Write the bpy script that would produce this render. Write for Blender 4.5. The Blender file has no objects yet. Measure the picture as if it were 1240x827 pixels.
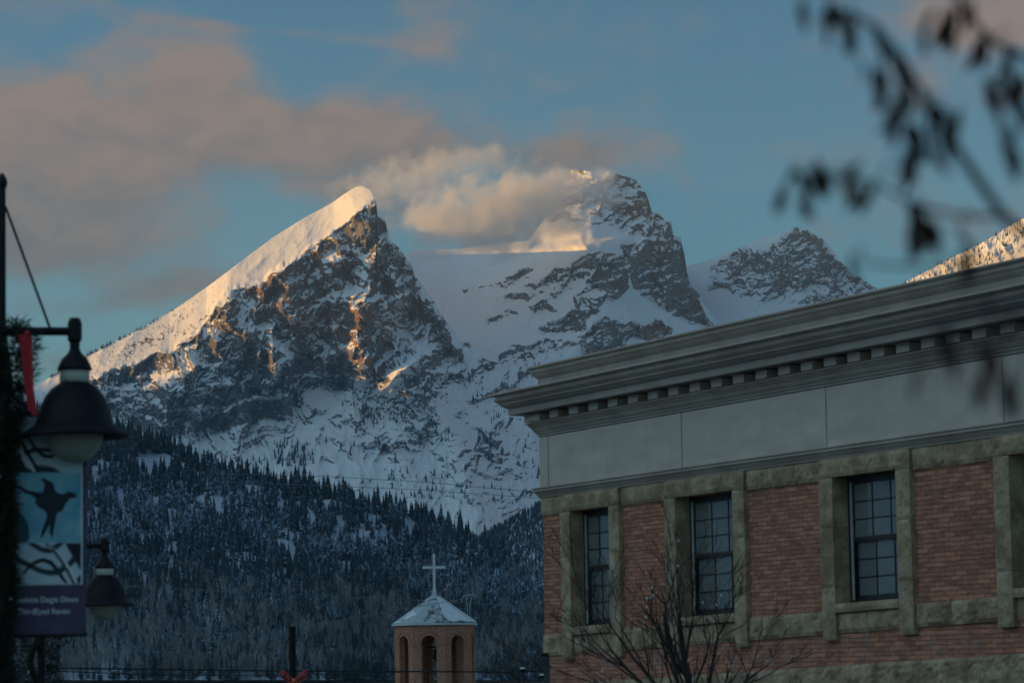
import bpy, bmesh, math, random
import numpy as np
from mathutils import Vector, Matrix

sc = bpy.context.scene
# ------------------------------------------------------------------ camera
TH, RO, LENS_PX = math.radians(6.37), -0.016, 3617.0
_r0 = np.array([1, 0, 0.]); FW = np.array([0, math.cos(TH), math.sin(TH)]); _u0 = np.array([0, -math.sin(TH), math.cos(TH)])
RT = _r0*math.cos(RO) + _u0*math.sin(RO); UP = _u0*math.cos(RO) - _r0*math.sin(RO)
CAM = np.array([0, 0, 4.5])
cd = bpy.data.cameras.new('camera'); cam = bpy.data.objects.new('camera', cd); sc.collection.objects.link(cam)
cam.matrix_world = Matrix(((RT[0], UP[0], -FW[0], 0), (RT[1], UP[1], -FW[1], 0), (RT[2], UP[2], -FW[2], 4.5), (0, 0, 0, 1)))
cd.lens = LENS_PX/1240*36; cd.sensor_width = 36; cd.clip_start = .3; cd.clip_end = 60000
cd.dof.use_dof = True; cd.dof.focus_distance = 4000; cd.dof.aperture_fstop = 5.6
sc.camera = cam

# ------------------------------------------------------------------ world, sun, exposure
SUN_AZ = math.radians(-90)      # heading of the sun, clockwise from +Y
SUN_EL = math.radians(6.0)
wd = bpy.data.worlds.new('World'); sc.world = wd; wd.use_nodes = True
nt = wd.node_tree; nt.nodes.clear()
def N(nt, t, **k):
    n = nt.nodes.new(t)
    for a, b in k.items():
        if a.startswith('i_'): n.inputs[int(a[2:]) if a[2:].isdigit() else a[2:].replace('_', ' ')].default_value = b
        else: setattr(n, a, b)
    return n
def math_(nt, op, a, b=None, c=None, clamp=False):
    n = N(nt, 'ShaderNodeMath', operation=op); n.use_clamp = clamp
    for i, v in enumerate((a, b, c)):
        if v is None: continue
        if isinstance(v, (int, float)): n.inputs[i].default_value = v
        else: nt.links.new(v, n.inputs[i])
    return n.outputs[0]
def smooth(nt, v, lo, hi, o0=0., o1=1.):
    n = N(nt, 'ShaderNodeMapRange', interpolation_type='SMOOTHSTEP'); nt.links.new(v, n.inputs[0])
    for i, q in enumerate((lo, hi, o0, o1)): n.inputs[i+1].default_value = q
    return n.outputs[0]
def mixc(nt, f, a, b, mode='MIX'):
    n = N(nt, 'ShaderNodeMix', data_type='RGBA', blend_type=mode)
    for i, v in ((0, f), (6, a), (7, b)):
        if isinstance(v, (int, float)): n.inputs[i].default_value = v
        elif isinstance(v, tuple): n.inputs[i].default_value = v if len(v) == 4 else (*v, 1)
        else: nt.links.new(v, n.inputs[i])
    return n.outputs[2]
sky = N(nt, 'ShaderNodeTexSky', sky_type='NISHITA', sun_disc=False, sun_elevation=SUN_EL, sun_rotation=SUN_AZ,
        altitude=1000, air_density=1.0, dust_density=.6, ozone_density=2.0)
TINT = (.56, 1.0, 1.13)
tc = N(nt, 'ShaderNodeTexCoord'); sep = N(nt, 'ShaderNodeSeparateXYZ'); nt.links.new(tc.outputs['Generated'], sep.inputs[0])
X, Y, Z = sep.outputs
az = math_(nt, 'ARCTAN2', X, Y); el = math_(nt, 'ARCSINE', Z)
# clouds live in azimuth/elevation of the sky (radians*10), wrapped around the whole horizon
azs = math_(nt, 'MULTIPLY', az, 10.); els = math_(nt, 'MULTIPLY', el, 10.)
comb = N(nt, 'ShaderNodeCombineXYZ'); nt.links.new(azs, comb.inputs[0]); nt.links.new(math_(nt, 'MULTIPLY', els, 1.7), comb.inputs[1])
def noise(nt, vec, scale, det=6, rough=.55, dist=0., w=None):
    n = N(nt, 'ShaderNodeTexNoise'); n.inputs['Scale'].default_value = scale; n.inputs['Detail'].default_value = det
    n.inputs['Roughness'].default_value = rough; n.inputs['Distortion'].default_value = dist
    if vec is not None: nt.links.new(vec, n.inputs['Vector'])
    return n.outputs[0]
n1 = noise(nt, comb.outputs[0], 1.9, 8, .50, .3)
n2 = noise(nt, comb.outputs[0], 5.0, 7, .6, .4)
def gauss(cx, cy, sx, sy, amp, tilt=0.):
    dx = math_(nt, 'SUBTRACT', azs, cx); dy = math_(nt, 'SUBTRACT', els, cy)
    dy = math_(nt, 'SUBTRACT', dy, math_(nt, 'MULTIPLY', dx, tilt))
    q = math_(nt, 'ADD', math_(nt, 'POWER', math_(nt, 'ABSOLUTE', math_(nt, 'DIVIDE', dx, sx)), 2), math_(nt, 'POWER', math_(nt, 'ABSOLUTE', math_(nt, 'DIVIDE', dy, sy)), 2))
    return math_(nt, 'MULTIPLY', math_(nt, 'EXPONENT', math_(nt, 'MULTIPLY', q, -1)), amp)
def S(px, py):   # photo position -> cloud coordinates
    v = FW + RT*(px-620)/LENS_PX - UP*(py-413.5)/LENS_PX; v = v/np.linalg.norm(v)
    return 10*math.atan2(v[0], v[1]), 10*math.asin(v[2])
masks = [(*S(-40, 190), .50, .26, .70, -.02), (*S(150, 195), .42, .20, .50, .0), (*S(330, 165), .42, .12, .55, .02), (*S(235, 95), .16, .13, .60, .0), (*S(540, 180), .42, .11, .62, -.12),
         (*S(420, 235), .22, .08, .34, -.2), (*S(330, 38), .5, .028, .32, -.10), (*S(1215, 25), .26, .12, .75, .0), (*S(690, 190), .16, .06, .5, .0), (*S(60, 300), .4, .10, .55, .0),
         (*S(180, 350), .45, .06, .40, .10), (*S(20, 440), .5, .05, .40, .0), (-9., 2.5, 5., 1.4, .5, 0.), (9., 3., 5., 1.2, .4, 0.), (*S(60, 60), .3, .07, .08, .1), (*S(345, 262), .10, .06, -.35, .0), (*S(60, 355), .2, .035, -.30, .1)]
tot = None
for m in masks:
    g = gauss(*m); tot = g if tot is None else math_(nt, 'ADD', tot, g)
dens = math_(nt, 'ADD', math_(nt, 'ADD', math_(nt, 'SUBTRACT', math_(nt, 'MULTIPLY', n1, 1.5), .27), math_(nt, 'MULTIPLY', n2, .42)), tot)
cover = math_(nt, 'MULTIPLY', smooth(nt, dens, .66, 1.30), .92)
warm = smooth(nt, math_(nt, 'ADD', math_(nt, 'ADD', n2, math_(nt, 'MULTIPLY', n1, .4)), math_(nt, 'MULTIPLY', els, .75)), 1.55, 2.35)
ccol = mixc(nt, warm, (1.0, 1.16, 1.36), (2.45, 1.82, 1.58))
bg = N(nt, 'ShaderNodeBackground'); bg.inputs[1].default_value = .076
cloudlevel = N(nt, 'ShaderNodeVectorMath', operation='SCALE'); nt.links.new(ccol, cloudlevel.inputs[0]); cloudlevel.inputs[3].default_value = 1.0
# the western sky, behind and left of the camera, is brighter and warmer than the northern sky the camera looks into
west = math_(nt, 'ADD', math_(nt, 'MULTIPLY', X, math.sin(math.radians(-118))), math_(nt, 'MULTIPLY', Y, math.cos(math.radians(-118))))
wf = math_(nt, 'MULTIPLY', smooth(nt, west, -.45, .8), smooth(nt, Z, .15, .80, .05, 1.0))
skyc = mixc(nt, cover, mixc(nt, 1.0, sky.outputs[0], TINT, 'MULTIPLY'), cloudlevel.outputs[0])
skyc = mixc(nt, 1.0, skyc, mixc(nt, wf, (1, 1, 1), (8.2, 5.1, 3.35)), 'MULTIPLY')
nt.links.new(skyc, bg.inputs[0])
wo = N(nt, 'ShaderNodeOutputWorld'); nt.links.new(bg.outputs[0], wo.inputs[0])

sl = bpy.data.lights.new('sun', 'SUN'); sun = bpy.data.objects.new('sun', sl); sc.collection.objects.link(sun)
sl.energy = 4.4; sl.angle = math.radians(.5); sl.color = (1.0, .485, .08)
sd = Vector((math.sin(SUN_AZ)*math.cos(SUN_EL), math.cos(SUN_AZ)*math.cos(SUN_EL), math.sin(SUN_EL)))
sun.rotation_euler = sd.to_track_quat('Z', 'Y').to_euler()
sc.view_settings.view_transform = 'Standard'; sc.view_settings.look = 'None'; sc.view_settings.exposure = 0.55
sc.view_settings.gamma = 1
sc.cycles.use_denoising = True; sc.cycles.max_bounces = 6; sc.cycles.volume_bounces = 3
sc.cycles.use_adaptive_sampling = True; sc.cycles.adaptive_threshold = .02

# ------------------------------------------------------------------ helpers
def at(px, py, D):
    v = FW + RT*(px-620)/LENS_PX - UP*(py-413.5)/LENS_PX
    return CAM + v*(D/math.hypot(v[0], v[1]))
def tag(o, label=None, cat=None, group=None, kind=None):
    for k, v in (('label', label), ('category', cat), ('group', group), ('kind', kind)):
        if v: o[k] = v
    return o
def empty(name, loc=(0, 0, 0), rz=0, label=None, cat=None, group=None, parent=None):
    o = bpy.data.objects.new(name, None); sc.collection.objects.link(o); o.location = loc; o.rotation_euler = (0, 0, rz)
    o.empty_display_size = .2
    if parent: o.parent = parent
    return tag(o, label, cat, group)
def obj(name, me, mat=None, parent=None, smooth_=False):
    if isinstance(me, bmesh.types.BMesh):
        bm = me; me = bpy.data.meshes.new(name); bm.normal_update(); bm.to_mesh(me); bm.free()
    o = bpy.data.objects.new(name, me); sc.collection.objects.link(o)
    if mat:
        for m in (mat if isinstance(mat, (list, tuple)) else [mat]): me.materials.append(m)
    if smooth_: me.polygons.foreach_set('use_smooth', [True]*len(me.polygons))
    if parent: o.parent = parent
    return o
def copy_tree(o, parent=None):
    c = o.copy(); sc.collection.objects.link(c)
    if parent: c.parent = parent
    for ch in list(o.children): copy_tree(ch, c)
    return c
def box(bm, x0, x1, y0, y1, z0, z1, mi=0):
    v = [bm.verts.new(p) for p in ((x0,y0,z0),(x1,y0,z0),(x1,y1,z0),(x0,y1,z0),(x0,y0,z1),(x1,y0,z1),(x1,y1,z1),(x0,y1,z1))]
    for f in ((0,3,2,1),(4,5,6,7),(0,1,5,4),(1,2,6,5),(2,3,7,6),(3,0,4,7)):
        bm.faces.new([v[i] for i in f]).material_index = mi
    return v
def tube(bm, pts, rad, seg=8, cap=True):
    pts = [Vector(p) for p in pts]; rings = []
    rs = rad if isinstance(rad, (list, tuple)) else [rad]*len(pts)
    ref = None
    for i, p in enumerate(pts):
        d = (pts[min(i+1, len(pts)-1)] - pts[max(i-1, 0)]).normalized()
        if ref is None:
            ref = Vector((0, 0, 1)) if abs(d.z) < .9 else Vector((1, 0, 0))
        a = d.cross(ref)
        if a.length < 1e-4: a = d.cross(Vector((0, 1, 0)))
        a.normalize(); b = a.cross(d).normalized(); ref = b if b.length else ref
        ref = -(a.cross(d)) if False else b
        rings.append([bm.verts.new(p + (a*math.cos(t) + b*math.sin(t))*rs[i]) for t in [2*math.pi*k/seg for k in range(seg)]])
        ref = b
    for i in range(len(rings)-1):
        for k in range(seg):
            bm.faces.new((rings[i][k], rings[i][(k+1) % seg], rings[i+1][(k+1) % seg], rings[i+1][k]))
    if cap and seg > 2:
        bm.faces.new(rings[0][::-1]); bm.faces.new(rings[-1])
def lathe(bm, prof, seg=32, c=(0, 0, 0)):
    rings = []
    for r, z in prof:
        if r < 1e-5: rings.append([bm.verts.new((c[0], c[1], c[2]+z))])
        else: rings.append([bm.verts.new((c[0]+r*math.cos(2*math.pi*k/seg), c[1]+r*math.sin(2*math.pi*k/seg), c[2]+z)) for k in range(seg)])
    for a, b in zip(rings, rings[1:]):
        for k in range(seg):
            q = [a[k % len(a)], a[(k+1) % len(a)], b[(k+1) % len(b)], b[k % len(b)]]
            u = []
            for v in q:
                if v not in u: u.append(v)
            if len(u) > 2:
                try: bm.faces.new(u)
                except ValueError: pass
def mesh_np(name, V, F, attrs=None):
    me = bpy.data.meshes.new(name); V = np.asarray(V, np.float32); F = np.asarray(F, np.int32); k = F.shape[1]
    me.vertices.add(len(V)); me.vertices.foreach_set('co', V.ravel())
    me.loops.add(F.size); me.loops.foreach_set('vertex_index', F.ravel())
    me.polygons.add(len(F)); me.polygons.foreach_set('loop_start', np.arange(0, F.size, k, dtype=np.int32))
    me.polygons.foreach_set('loop_total', np.full(len(F), k, np.int32))
    me.update(calc_edges=True)
    for a, v in (attrs or {}).items():
        at_ = me.attributes.new(a, 'FLOAT', 'POINT'); at_.data.foreach_set('value', np.asarray(v, np.float32).ravel())
    return me

# ------------------------------------------------------------------ materials
def mat(name, base=(.5, .5, .5), rough=.7, metal=0., spec=None):
    m = bpy.data.materials.new(name); m.use_nodes = True; t = m.node_tree; b = t.nodes['Principled BSDF']
    b.inputs['Base Color'].default_value = (*base, 1); b.inputs['Roughness'].default_value = rough; b.inputs['Metallic'].default_value = metal
    if spec is not None: b.inputs['Specular IOR Level'].default_value = spec
    return m, t, b
def bump(t, b, h, strength=.3, dist=.01):
    n = N(t, 'ShaderNodeBump'); n.inputs['Strength'].default_value = strength; n.inputs['Distance'].default_value = dist
    t.links.new(h, n.inputs['Height']); t.links.new(n.outputs[0], b.inputs['Normal']); return n
def ocoord(t): return N(t, 'ShaderNodeTexCoord').outputs['Object']
def varied(name, c0, c1, scale=4., rough=.7, bs=.2, bd=.01, det=6, metal=0., bscale=None, lo=.35, hi=.65):
    m, t, b = mat(name, c0, rough, metal); co = ocoord(t); n = noise(t, co, scale, det, .6)
    t.links.new(mixc(t, smooth(t, n, lo, hi), c0, c1), b.inputs['Base Color'])
    h = noise(t, co, bscale or scale*3, 6, .6); bump(t, b, h, bs, bd); return m

def mountain_mat(name, warm=.0, dark=1.):
    m, t, b = mat(name, (.8, .8, .8), .85, spec=.15)
    rk = N(t, 'ShaderNodeAttribute', attribute_name='rock').outputs['Fac']; tn = N(t, 'ShaderNodeAttribute', attribute_name='tint').outputs['Fac']
    co = ocoord(t); nf = noise(t, co, .17, 5, .68); ng = noise(t, co, .02, 5, .6)
    f = smooth(t, math_(t, 'ADD', rk, math_(t, 'MULTIPLY', math_(t, 'SUBTRACT', nf, .5), .75)), .38, .62)
    rc = mixc(t, smooth(t, ng, .35, .68), (.085*dark, .09*dark, .105*dark), (.19*dark, .18*dark, .18*dark))
    rc = mixc(t, tn, rc, mixc(t, smooth(t, ng, .35, .68), (.13, .065, .042), (.27, .14, .09)))
    snow = mixc(t, ng, (.75, .78, .83), (.83, .83, .85))
    t.links.new(mixc(t, f, snow, rc), b.inputs['Base Color'])
    bump(t, b, math_(t, 'MULTIPLY', nf, math_(t, 'ADD', .25, f)), .6, 6.)
    return m

# ------------------------------------------------------------------ noise (numpy)
def perlin(x, y, seed=0):
    rs = np.random.RandomState(seed); perm = rs.permutation(512); perm = np.concatenate([perm, perm]); ang = rs.rand(512)*2*np.pi
    gx, gy = np.cos(ang), np.sin(ang)
    xi = np.floor(x).astype(np.int64); yi = np.floor(y).astype(np.int64); xf = x-xi; yf = y-yi
    u = xf*xf*xf*(xf*(xf*6-15)+10); v = yf*yf*yf*(yf*(yf*6-15)+10)
    def g(ix, iy, fx, fy):
        h = perm[(perm[ix & 511] + iy) & 511]; return gx[h]*fx + gy[h]*fy
    a = g(xi, yi, xf, yf); b = g(xi+1, yi, xf-1, yf); c = g(xi, yi+1, xf, yf-1); d = g(xi+1, yi+1, xf-1, yf-1)
    return ((a*(1-u)+b*u)*(1-v) + (c*(1-u)+d*u)*v)*1.5
def fbm(x, y, seed=0, o=5, g=.5):
    s = 0; a = 1; 
    for k in range(o): s = s + a*perlin(x*2**k+7.3*k, y*2**k-3.1*k, seed+k); a *= g
    return s
def ridged(x, y, seed=0, o=5, g=.5):
    s = 0; a = 1; w = 1
    for k in range(o):
        n = 1-np.abs(perlin(x*2**k+5.1*k, y*2**k+9.7*k, seed+k))*1.4; n = np.clip(n, 0, 1)**2; s = s + a*n*w; w = np.clip(n*1.6, 0, 1); a *= g
    return s
def sstep(a, b, x):
    t = np.clip((x-a)/(b-a), 0, 1); return t*t*(3-2*t)
def seg_d(x, y, pts):
    d = np.full(x.shape, 1e9)
    for (x0, y0), (x1, y1) in zip(pts, pts[1:]):
        dx, dy = x1-x0, y1-y0; t = np.clip(((x-x0)*dx+(y-y0)*dy)/(dx*dx+dy*dy+1e-9), 0, 1)
        d = np.minimum(d, np.hypot(x-x0-t*dx, y-y0-t*dy))
    return d
def inpoly(x, y, P, soft=6.):
    d = seg_d(x, y, P+[P[0]]); ins = np.zeros(x.shape, bool)
    for (x0, y0), (x1, y1) in zip(P, P[1:]+[P[0]]):
        if y0 == y1: continue
        c = ((y0 > y) != (y1 > y)) & (x < (x1-x0)*(y-y0)/(y1-y0)+x0); ins ^= c
    sdv = np.where(ins, d, -d); return sstep(-soft, soft, sdv)

# ------------------------------------------------------------------ terrain sheets: a real slope for every bearing, integrated from the foot upwards
def blur(A, sg, ax):
    r = int(3*sg)+1; k = np.exp(-.5*(np.arange(-r, r+1)/sg)**2); k /= k.sum(); A = np.moveaxis(A, ax, 0)
    Q = np.concatenate([2*A[:1]-A[r:0:-1], A, 2*A[-1:]-A[-2:-r-2:-1]], 0) if len(A) > r+1 else np.concatenate([np.repeat(A[:1], r, 0), A, np.repeat(A[-1:], r, 0)], 0)
    out = sum(k[i]*Q[i:i+len(A)] for i in range(2*r+1)); return np.moveaxis(out, 0, ax)
def sheet(name, x0, x1, step, sky_pts, ybot, Dbot, fields, mtl, jag=None, rows=None, back=(900, 500), foot_drop=True):
    xs = np.arange(x0, x1+.01, step); top = np.interp(xs, [p[0] for p in sky_pts], [p[1] for p in sky_pts])
    if jag is not None: top = top + jag(xs)
    yb = ybot(xs) if callable(ybot) else np.full(xs.shape, float(ybot))
    yb = np.maximum(yb, top+4)
    n = rows or int(max(yb-top)/step)+1
    def rays(PX, PY):
        a = [FW[k]+RT[k]*(PX-620)/LENS_PX-UP[k]*(PY-413.5)/LENS_PX for k in range(3)]; h = np.hypot(a[0], a[1]); return a[0], a[1], h, a[2]/h
    # regular grid first: integrate the slope upwards, then even out the bearings against each other
    ys = np.arange(max(yb), min(top)-step, -step); RX, RY = np.meshgrid(xs, ys); te = rays(RX, RY)[3]
    tans = fields(RX, RY, top[None])[0]; D = np.empty_like(RX); D0 = Dbot(xs) if callable(Dbot) else Dbot+xs*0
    kb = max(yb); D[0] = D0
    for i in range(1, len(ys)):
        ts = np.maximum(tans[i], te[i]+.06); g = np.where(ys[i] > yb, 0, (te[i]-te[i-1])/(ts-te[i])); D[i] = D[i-1]*(1+g)
    lo = blur(D, 9./step, 0); D = blur(lo, 24./step, 1) + blur(D-lo, 1.5/step, 1)
    v = np.linspace(0, 1, n)[:, None]; PX = np.repeat(xs[None], n, 0); T_ = np.minimum(blur(top, 16./step, 0), yb-4)
    PY = yb[None]+(T_-yb)[None]*v+(top-T_)[None]*v**6
    vx, vy, hh, te = rays(PX, PY)
    fi = np.clip((ys[0]-PY)/step, 0, len(ys)-1.001); i0 = fi.astype(int); fr = fi-i0; jj = np.arange(len(xs))[None]
    D = D[i0, jj]*(1-fr)+D[i0+1, jj]*fr
    _, relief, rocki, tint, snowy = fields(PX, PY, top[None])
    D = D + relief
    Pt = np.stack([vx/hh*D, vy/hh*D, 4.5+te*D], -1)
    gx = np.gradient(Pt, axis=1); gy = np.gradient(Pt, axis=0); nn = np.cross(gx, gy); nn /= np.linalg.norm(nn, axis=-1, keepdims=True)+1e-9
    nz = np.abs(nn[..., 2])
    rock = rocki(nz) if callable(rocki) else rocki
    # the far side of the ridge and the foot
    B = [Pt]; A1 = [rock]; A2 = [tint]
    dirn = np.stack([vx[-1]/hh[-1], vy[-1]/hh[-1]], -1)
    for k in range(1, 9):
        q = Pt[-1].copy(); q[:, :2] += dirn*(back[0]*min(k, 4)/4+max(k-4, 0)*300)
        q[:, 2] -= back[1]*min(k, 4)/4; q[:, 2] -= (q[:, 2]+30)*max(k-4, 0)/4
        B.append(q[None]); A1.append(rock[-1:]); A2.append(tint[-1:])
    if foot_drop:
        dirn = np.stack([vx[0]/hh[0], vy[0]/hh[0]], -1)
        for k in range(1, 13):
            q = Pt[0].copy(); dz = (q[:, 2:3]+30)*k/12; q[:, :2] -= dirn*dz*1.5; q[:, 2:3] -= dz
            B.insert(0, q[None]); A1.insert(0, rock[:1]*.5); A2.insert(0, tint[:1])
    G = np.concatenate(B, 0); r_, c_ = G.shape[:2]
    idx = np.arange(r_*c_).reshape(r_, c_)
    F = np.stack([idx[:-1, :-1], idx[:-1, 1:], idx[1:, 1:], idx[1:, :-1]], -1).reshape(-1, 4)
    me = mesh_np(name, G.reshape(-1, 3), F, {'rock': np.concatenate(A1, 0), 'tint': np.concatenate(A2, 0)})
    me.polygons.foreach_set('use_smooth', np.ones(len(F), bool))
    o = obj(name, me, mtl); tag(o, kind='structure')
    def locate(px, py):       # ground point seen at a photo position
        fj = min(max((px-xs[0])/step, 0), len(xs)-1.001); j = int(fj); fj -= j; out = 0
        for jj, w in ((j, 1-fj), (j+1, fj)):
            fi = min(float(np.interp(-py, -PY[:, jj], np.arange(n))), n-1.001); i = int(fi); fi -= i; out = out + w*(Pt[i, jj]*(1-fi)+Pt[i+1, jj]*fi)
        return out
    return o, locate, (xs, top)

ST = 1.0
M_mount = mountain_mat('mountain_rock_and_snow')
# --- first peak
skyA = [(-60,520),(0,497),(45,466),(80,446),(110,428),(150,408),(180,393),(215,372),(250,348),(290,318),(330,288),(365,266),(400,247),(420,233),(432,226),(440,225),(448,229),(455,240),(457,262),(466,266),(472,290),(486,304),(497,318),(503,336),(516,350),(526,366),(536,384),(548,398),(560,416),(580,432),(605,440),(640,446),(720,452),(800,460)]
edgeA = [(456,240),(440,250),(425,262),(404,284),(372,300),(345,322),(322,334),(300,345),(275,352),(262,368),(250,392),(232,402),(205,424),(165,436),(120,452),(60,475),(-60,510)]
faceA = [(457,238),(470,285),(505,335),(530,380),(560,430),(530,446),(505,452),(470,462),(440,462),(420,472),(392,474),(335,502),(290,522),(235,528),(170,516),(120,500),(60,480),(105,462),(165,440),(232,410),(262,370),(322,334),(372,300),(425,258)]
def fieldsA(x, y, top):
    wx = x+10*fbm(x/45, y/45, 11, 4); wy = y+10*fbm(x/45, y/45, 21, 4)
    face = inpoly(wx, wy, faceA, 7)
    ye = np.interp(x, [p[0] for p in edgeA[::-1]], [p[1] for p in edgeA[::-1]]); ye = np.where(x > 456, np.interp(x, [456, 475], [240, 0]), ye)
    yes = ye; ye = ye + 5*fbm(x/22, x*0+3.3, 5, 4)
    slab = sstep(-4, 4, ye-y)*sstep(468, 458, x)
    de = np.clip(yes-y, 0, 400)
    dark = inpoly(wx, wy, [(235,520),(250,480),(300,440),(345,412),(400,425),(438,452),(425,470),(392,470),(335,500),(290,520)], 8)
    pillar = inpoly(wx, wy, [(412,400),(425,378),(440,372),(452,405),(468,430),(462,450),(440,452),(425,430)], 5)
    brown = np.maximum(inpoly(wx, wy, [(300,345),(345,322),(392,310),(410,345),(400,385),(360,398),(332,385),(310,372)], 7), .8*inpoly(wx, wy, [(400,330),(450,300),(462,350),(475,400),(475,440),(440,458),(415,440),(405,390)], 8))
    blobs = 0
    for bx, by, rx, ry, a in ((525,475,38,12,.8),(500,470,22,12,.6),(545,462,18,10,.8),(505,520,16,16,.7),(475,548,22,7,.55),(590,538,17,12,.85),(575,556,9,6,.8),(560,510,13,6,.4),(330,520,40,5,.45),(300,540,50,5,.5),(262,530,24,6,.6),
                            (180,512,60,7,.7),(380,505,26,4,.4),(430,500,22,7,.35),(520,490,14,6,.5),(610,470,30,5,.5),(585,448,24,5,.8),(640,455,30,6,.6),(455,540,14,8,.55),(628,600,20,5,.5),(590,575,8,5,.6),(480,475,16,5,.5),(565,565,7,4,.6),(600,520,22,4,.4),(620,560,20,4,.4)):
        ca = .42
        dx = (wx-bx); dy = (wy-by)+dx*.30
        blobs = np.maximum(blobs, a*np.exp(-((dx/rx)**2+(dy/ry)**2)))
    couloir = 0
    for P, w, a in (([(300,365),(290,385),(315,400),(345,425)], 9, .9), ([(262,395),(240,430),(215,452),(160,468)], 10, .7), ([(425,290),(445,318),(430,345),(400,352)], 8, .9), ([(470,300),(480,330),(500,360)], 7, .7),
                    ([(405,352),(385,380),(372,402),(392,430)], 6, .8), ([(395,395),(370,412),(345,440),(325,462)], 5, .6), ([(455,360),(480,385),(500,392),(520,402)], 9, .75), ([(468,395),(495,412),(530,425)], 7, .7), ([(280,405),(262,440),(235,470)], 7, .7),
                    ([(110,480),(190,488),(260,500),(330,478),(392,450)], 3.2, .8), ([(90,462),(160,470),(240,462),(290,472)], 4, .7), ([(60,498),(150,502),(220,508)], 3, .8), ([(430,440),(405,455),(380,480)], 5, .6), ([(415,300),(395,325),(372,345)], 5, .7), ([(440,342),(425,372),(405,400),(398,425)], 4.5, .8), ([(480,420),(462,440),(445,470)], 4, .8)):
        couloir = np.maximum(couloir, a*np.exp(-(seg_d(wx, wy, P)/w)**2))
    R = np.clip(face*.78 + dark*.2 + blobs*.8 + .05, 0, 1)*(1-.85*couloir)
    R = R*(1-.9*np.exp(-(seg_d(x, y, [(503,439),(488,447),(474,456)])/7.)**2))
    R = R*(1-slab*.97)
    # strata: bands rising to the right, broken by warping
    q = (y + .34*x + 26*fbm(x/110, y/110, 31, 3) + 5*fbm(x/22, y/22, 36, 3))
    per = 17.; s1 = (q/per) % 1.0; cliff = sstep(.15, .3, s1)*(1-sstep(.72, .9, s1))
    s2 = (q/5.1+.7*fbm(x/30, y/30, 44, 2)) % 1.0; cliff2 = sstep(.2, .45, s2)*(1-sstep(.65, .95, s2))
    patch = sstep(-.3, .35, fbm(x/38, y/26, 51, 4))
    steep = np.clip(R*(.25+.85*cliff*patch+.30*cliff2), 0, 1)
    tans = .66 + steep**1.5*3.4
    tans = tans*(1-slab)+.62*slab
    # large form: the cliff edge stands nearest, the slab turns away to the left, the face to the right
    relief = sstep(-10, 10, yes-y)*sstep(462, 450, x)*np.minimum(de, 90)*2.4
    relief += -150*np.exp(-(seg_d(x, y, [(457,240),(462,300),(450,345),(438,390),(450,440),(492,448),(530,500),(560,560),(575,640)])/48.)**1.3)
    relief += -110*np.exp(-(seg_d(x, y, [(345,322),(352,360),(330,400),(330,450)])/30.)**1.3)*(1-slab)
    relief += -80*np.exp(-(seg_d(x, y, [(262,368),(268,400),(240,440),(200,480)])/26.)**1.3)*(1-slab)
    relief += -70*np.exp(-(seg_d(x, y, [(396,318),(386,350),(370,380)])/17.)**1.2)*(1-slab)
    relief += -105*np.exp(-(seg_d(x, y, [(436,380),(432,405),(440,440)])/19.)**1.2)
    relief += -170*np.exp(-(seg_d(x, y, [(507,436),(490,447),(472,462)])/15.)**1.4)
    relief += -35*np.exp(-(seg_d(x, y, [(454,312),(448,330),(440,345)])/9.)**1.2)
    rr = ridged(wx/75+.3, wy/120, 61, 5, .5); r2 = ridged(wx/24, wy/38, 71, 4, .55); r3 = fbm(wx/6, wy/8, 81, 3, .6)
    amp = .25+.75*np.clip(R*1.3, 0, 1)
    gul = sstep(.62, .28, ridged((wx+.5*wy)/34, wy/110, 63, 3, .5))
    relief += (1-slab)*(-85*(rr-.9)*amp - 34*(r2-.8)*amp - 7*r3*R)
    relief += slab*(-10*(ridged(x/45+y/90, y/60, 91, 4, .5)-.8) + 1.2*fbm(x/10+y/14, y/10, 95, 3))
    top_fade = sstep(0, 14, y-top); relief = relief*1.0
    tint = np.clip(brown*.8 + pillar*.95 + .9*np.exp(-(seg_d(x, y, [(418,415),(445,450)])/16)**2) + .25*sstep(.1, .5, fbm(x/60, y/60, 99, 3)), 0, 1)*sstep(-.5, .4, fbm(x/12, y/12, 98, 3))
    slabspeck = np.exp(-(seg_d(wx, wy, [(262,372),(215,405),(150,425)])/10)**2)
    def rocki(nz):
        st = np.clip((.62-nz)*1.6, -.6, .6)
        a = .5 + st + (R-.55)*1.0 + .21*fbm(wx/10, (wy+.34*wx)/1.9, 101, 4, .78) + .12*fbm(x/4, y/3.2, 105, 3, .7) + .14*fbm(x/40, y/30, 111, 3) + .10*patch*R + R*.30*(np.exp(-((s2-.5)/.2)**2)-.45) + .30*R*(cliff-.5) - .30*gul*np.clip(R*1.5, 0, 1)
        a = a*(1-slab) + slab*(.14+slabspeck*.28+.30*fbm(x/5, y/3.5, 121, 3, .6)+.12*fbm(x/25, y/25, 122, 2))
        edge_l = np.exp(-((y-top-3)/4.)**2)*(x < 300)*(slab > .3)
        return np.clip(a, 0, 1)
    return tans, relief, rocki, tint, None
jagA = lambda xs: 2.6*np.where((xs > 450), 1, .10)*fbm(xs/9, xs*0, 3, 5, .6)*np.where(xs > 560, .5, 1)
oA, locA, topA = sheet('mountain_terrain', -60, 720, ST, skyA, lambda xs: np.interp(xs, [-60, 150, 600, 720], [560, 590, 680, 690]), lambda xs: 6900+np.abs(xs-470)*.9, fieldsA, M_mount, jagA, back=(1900, -90))

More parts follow.
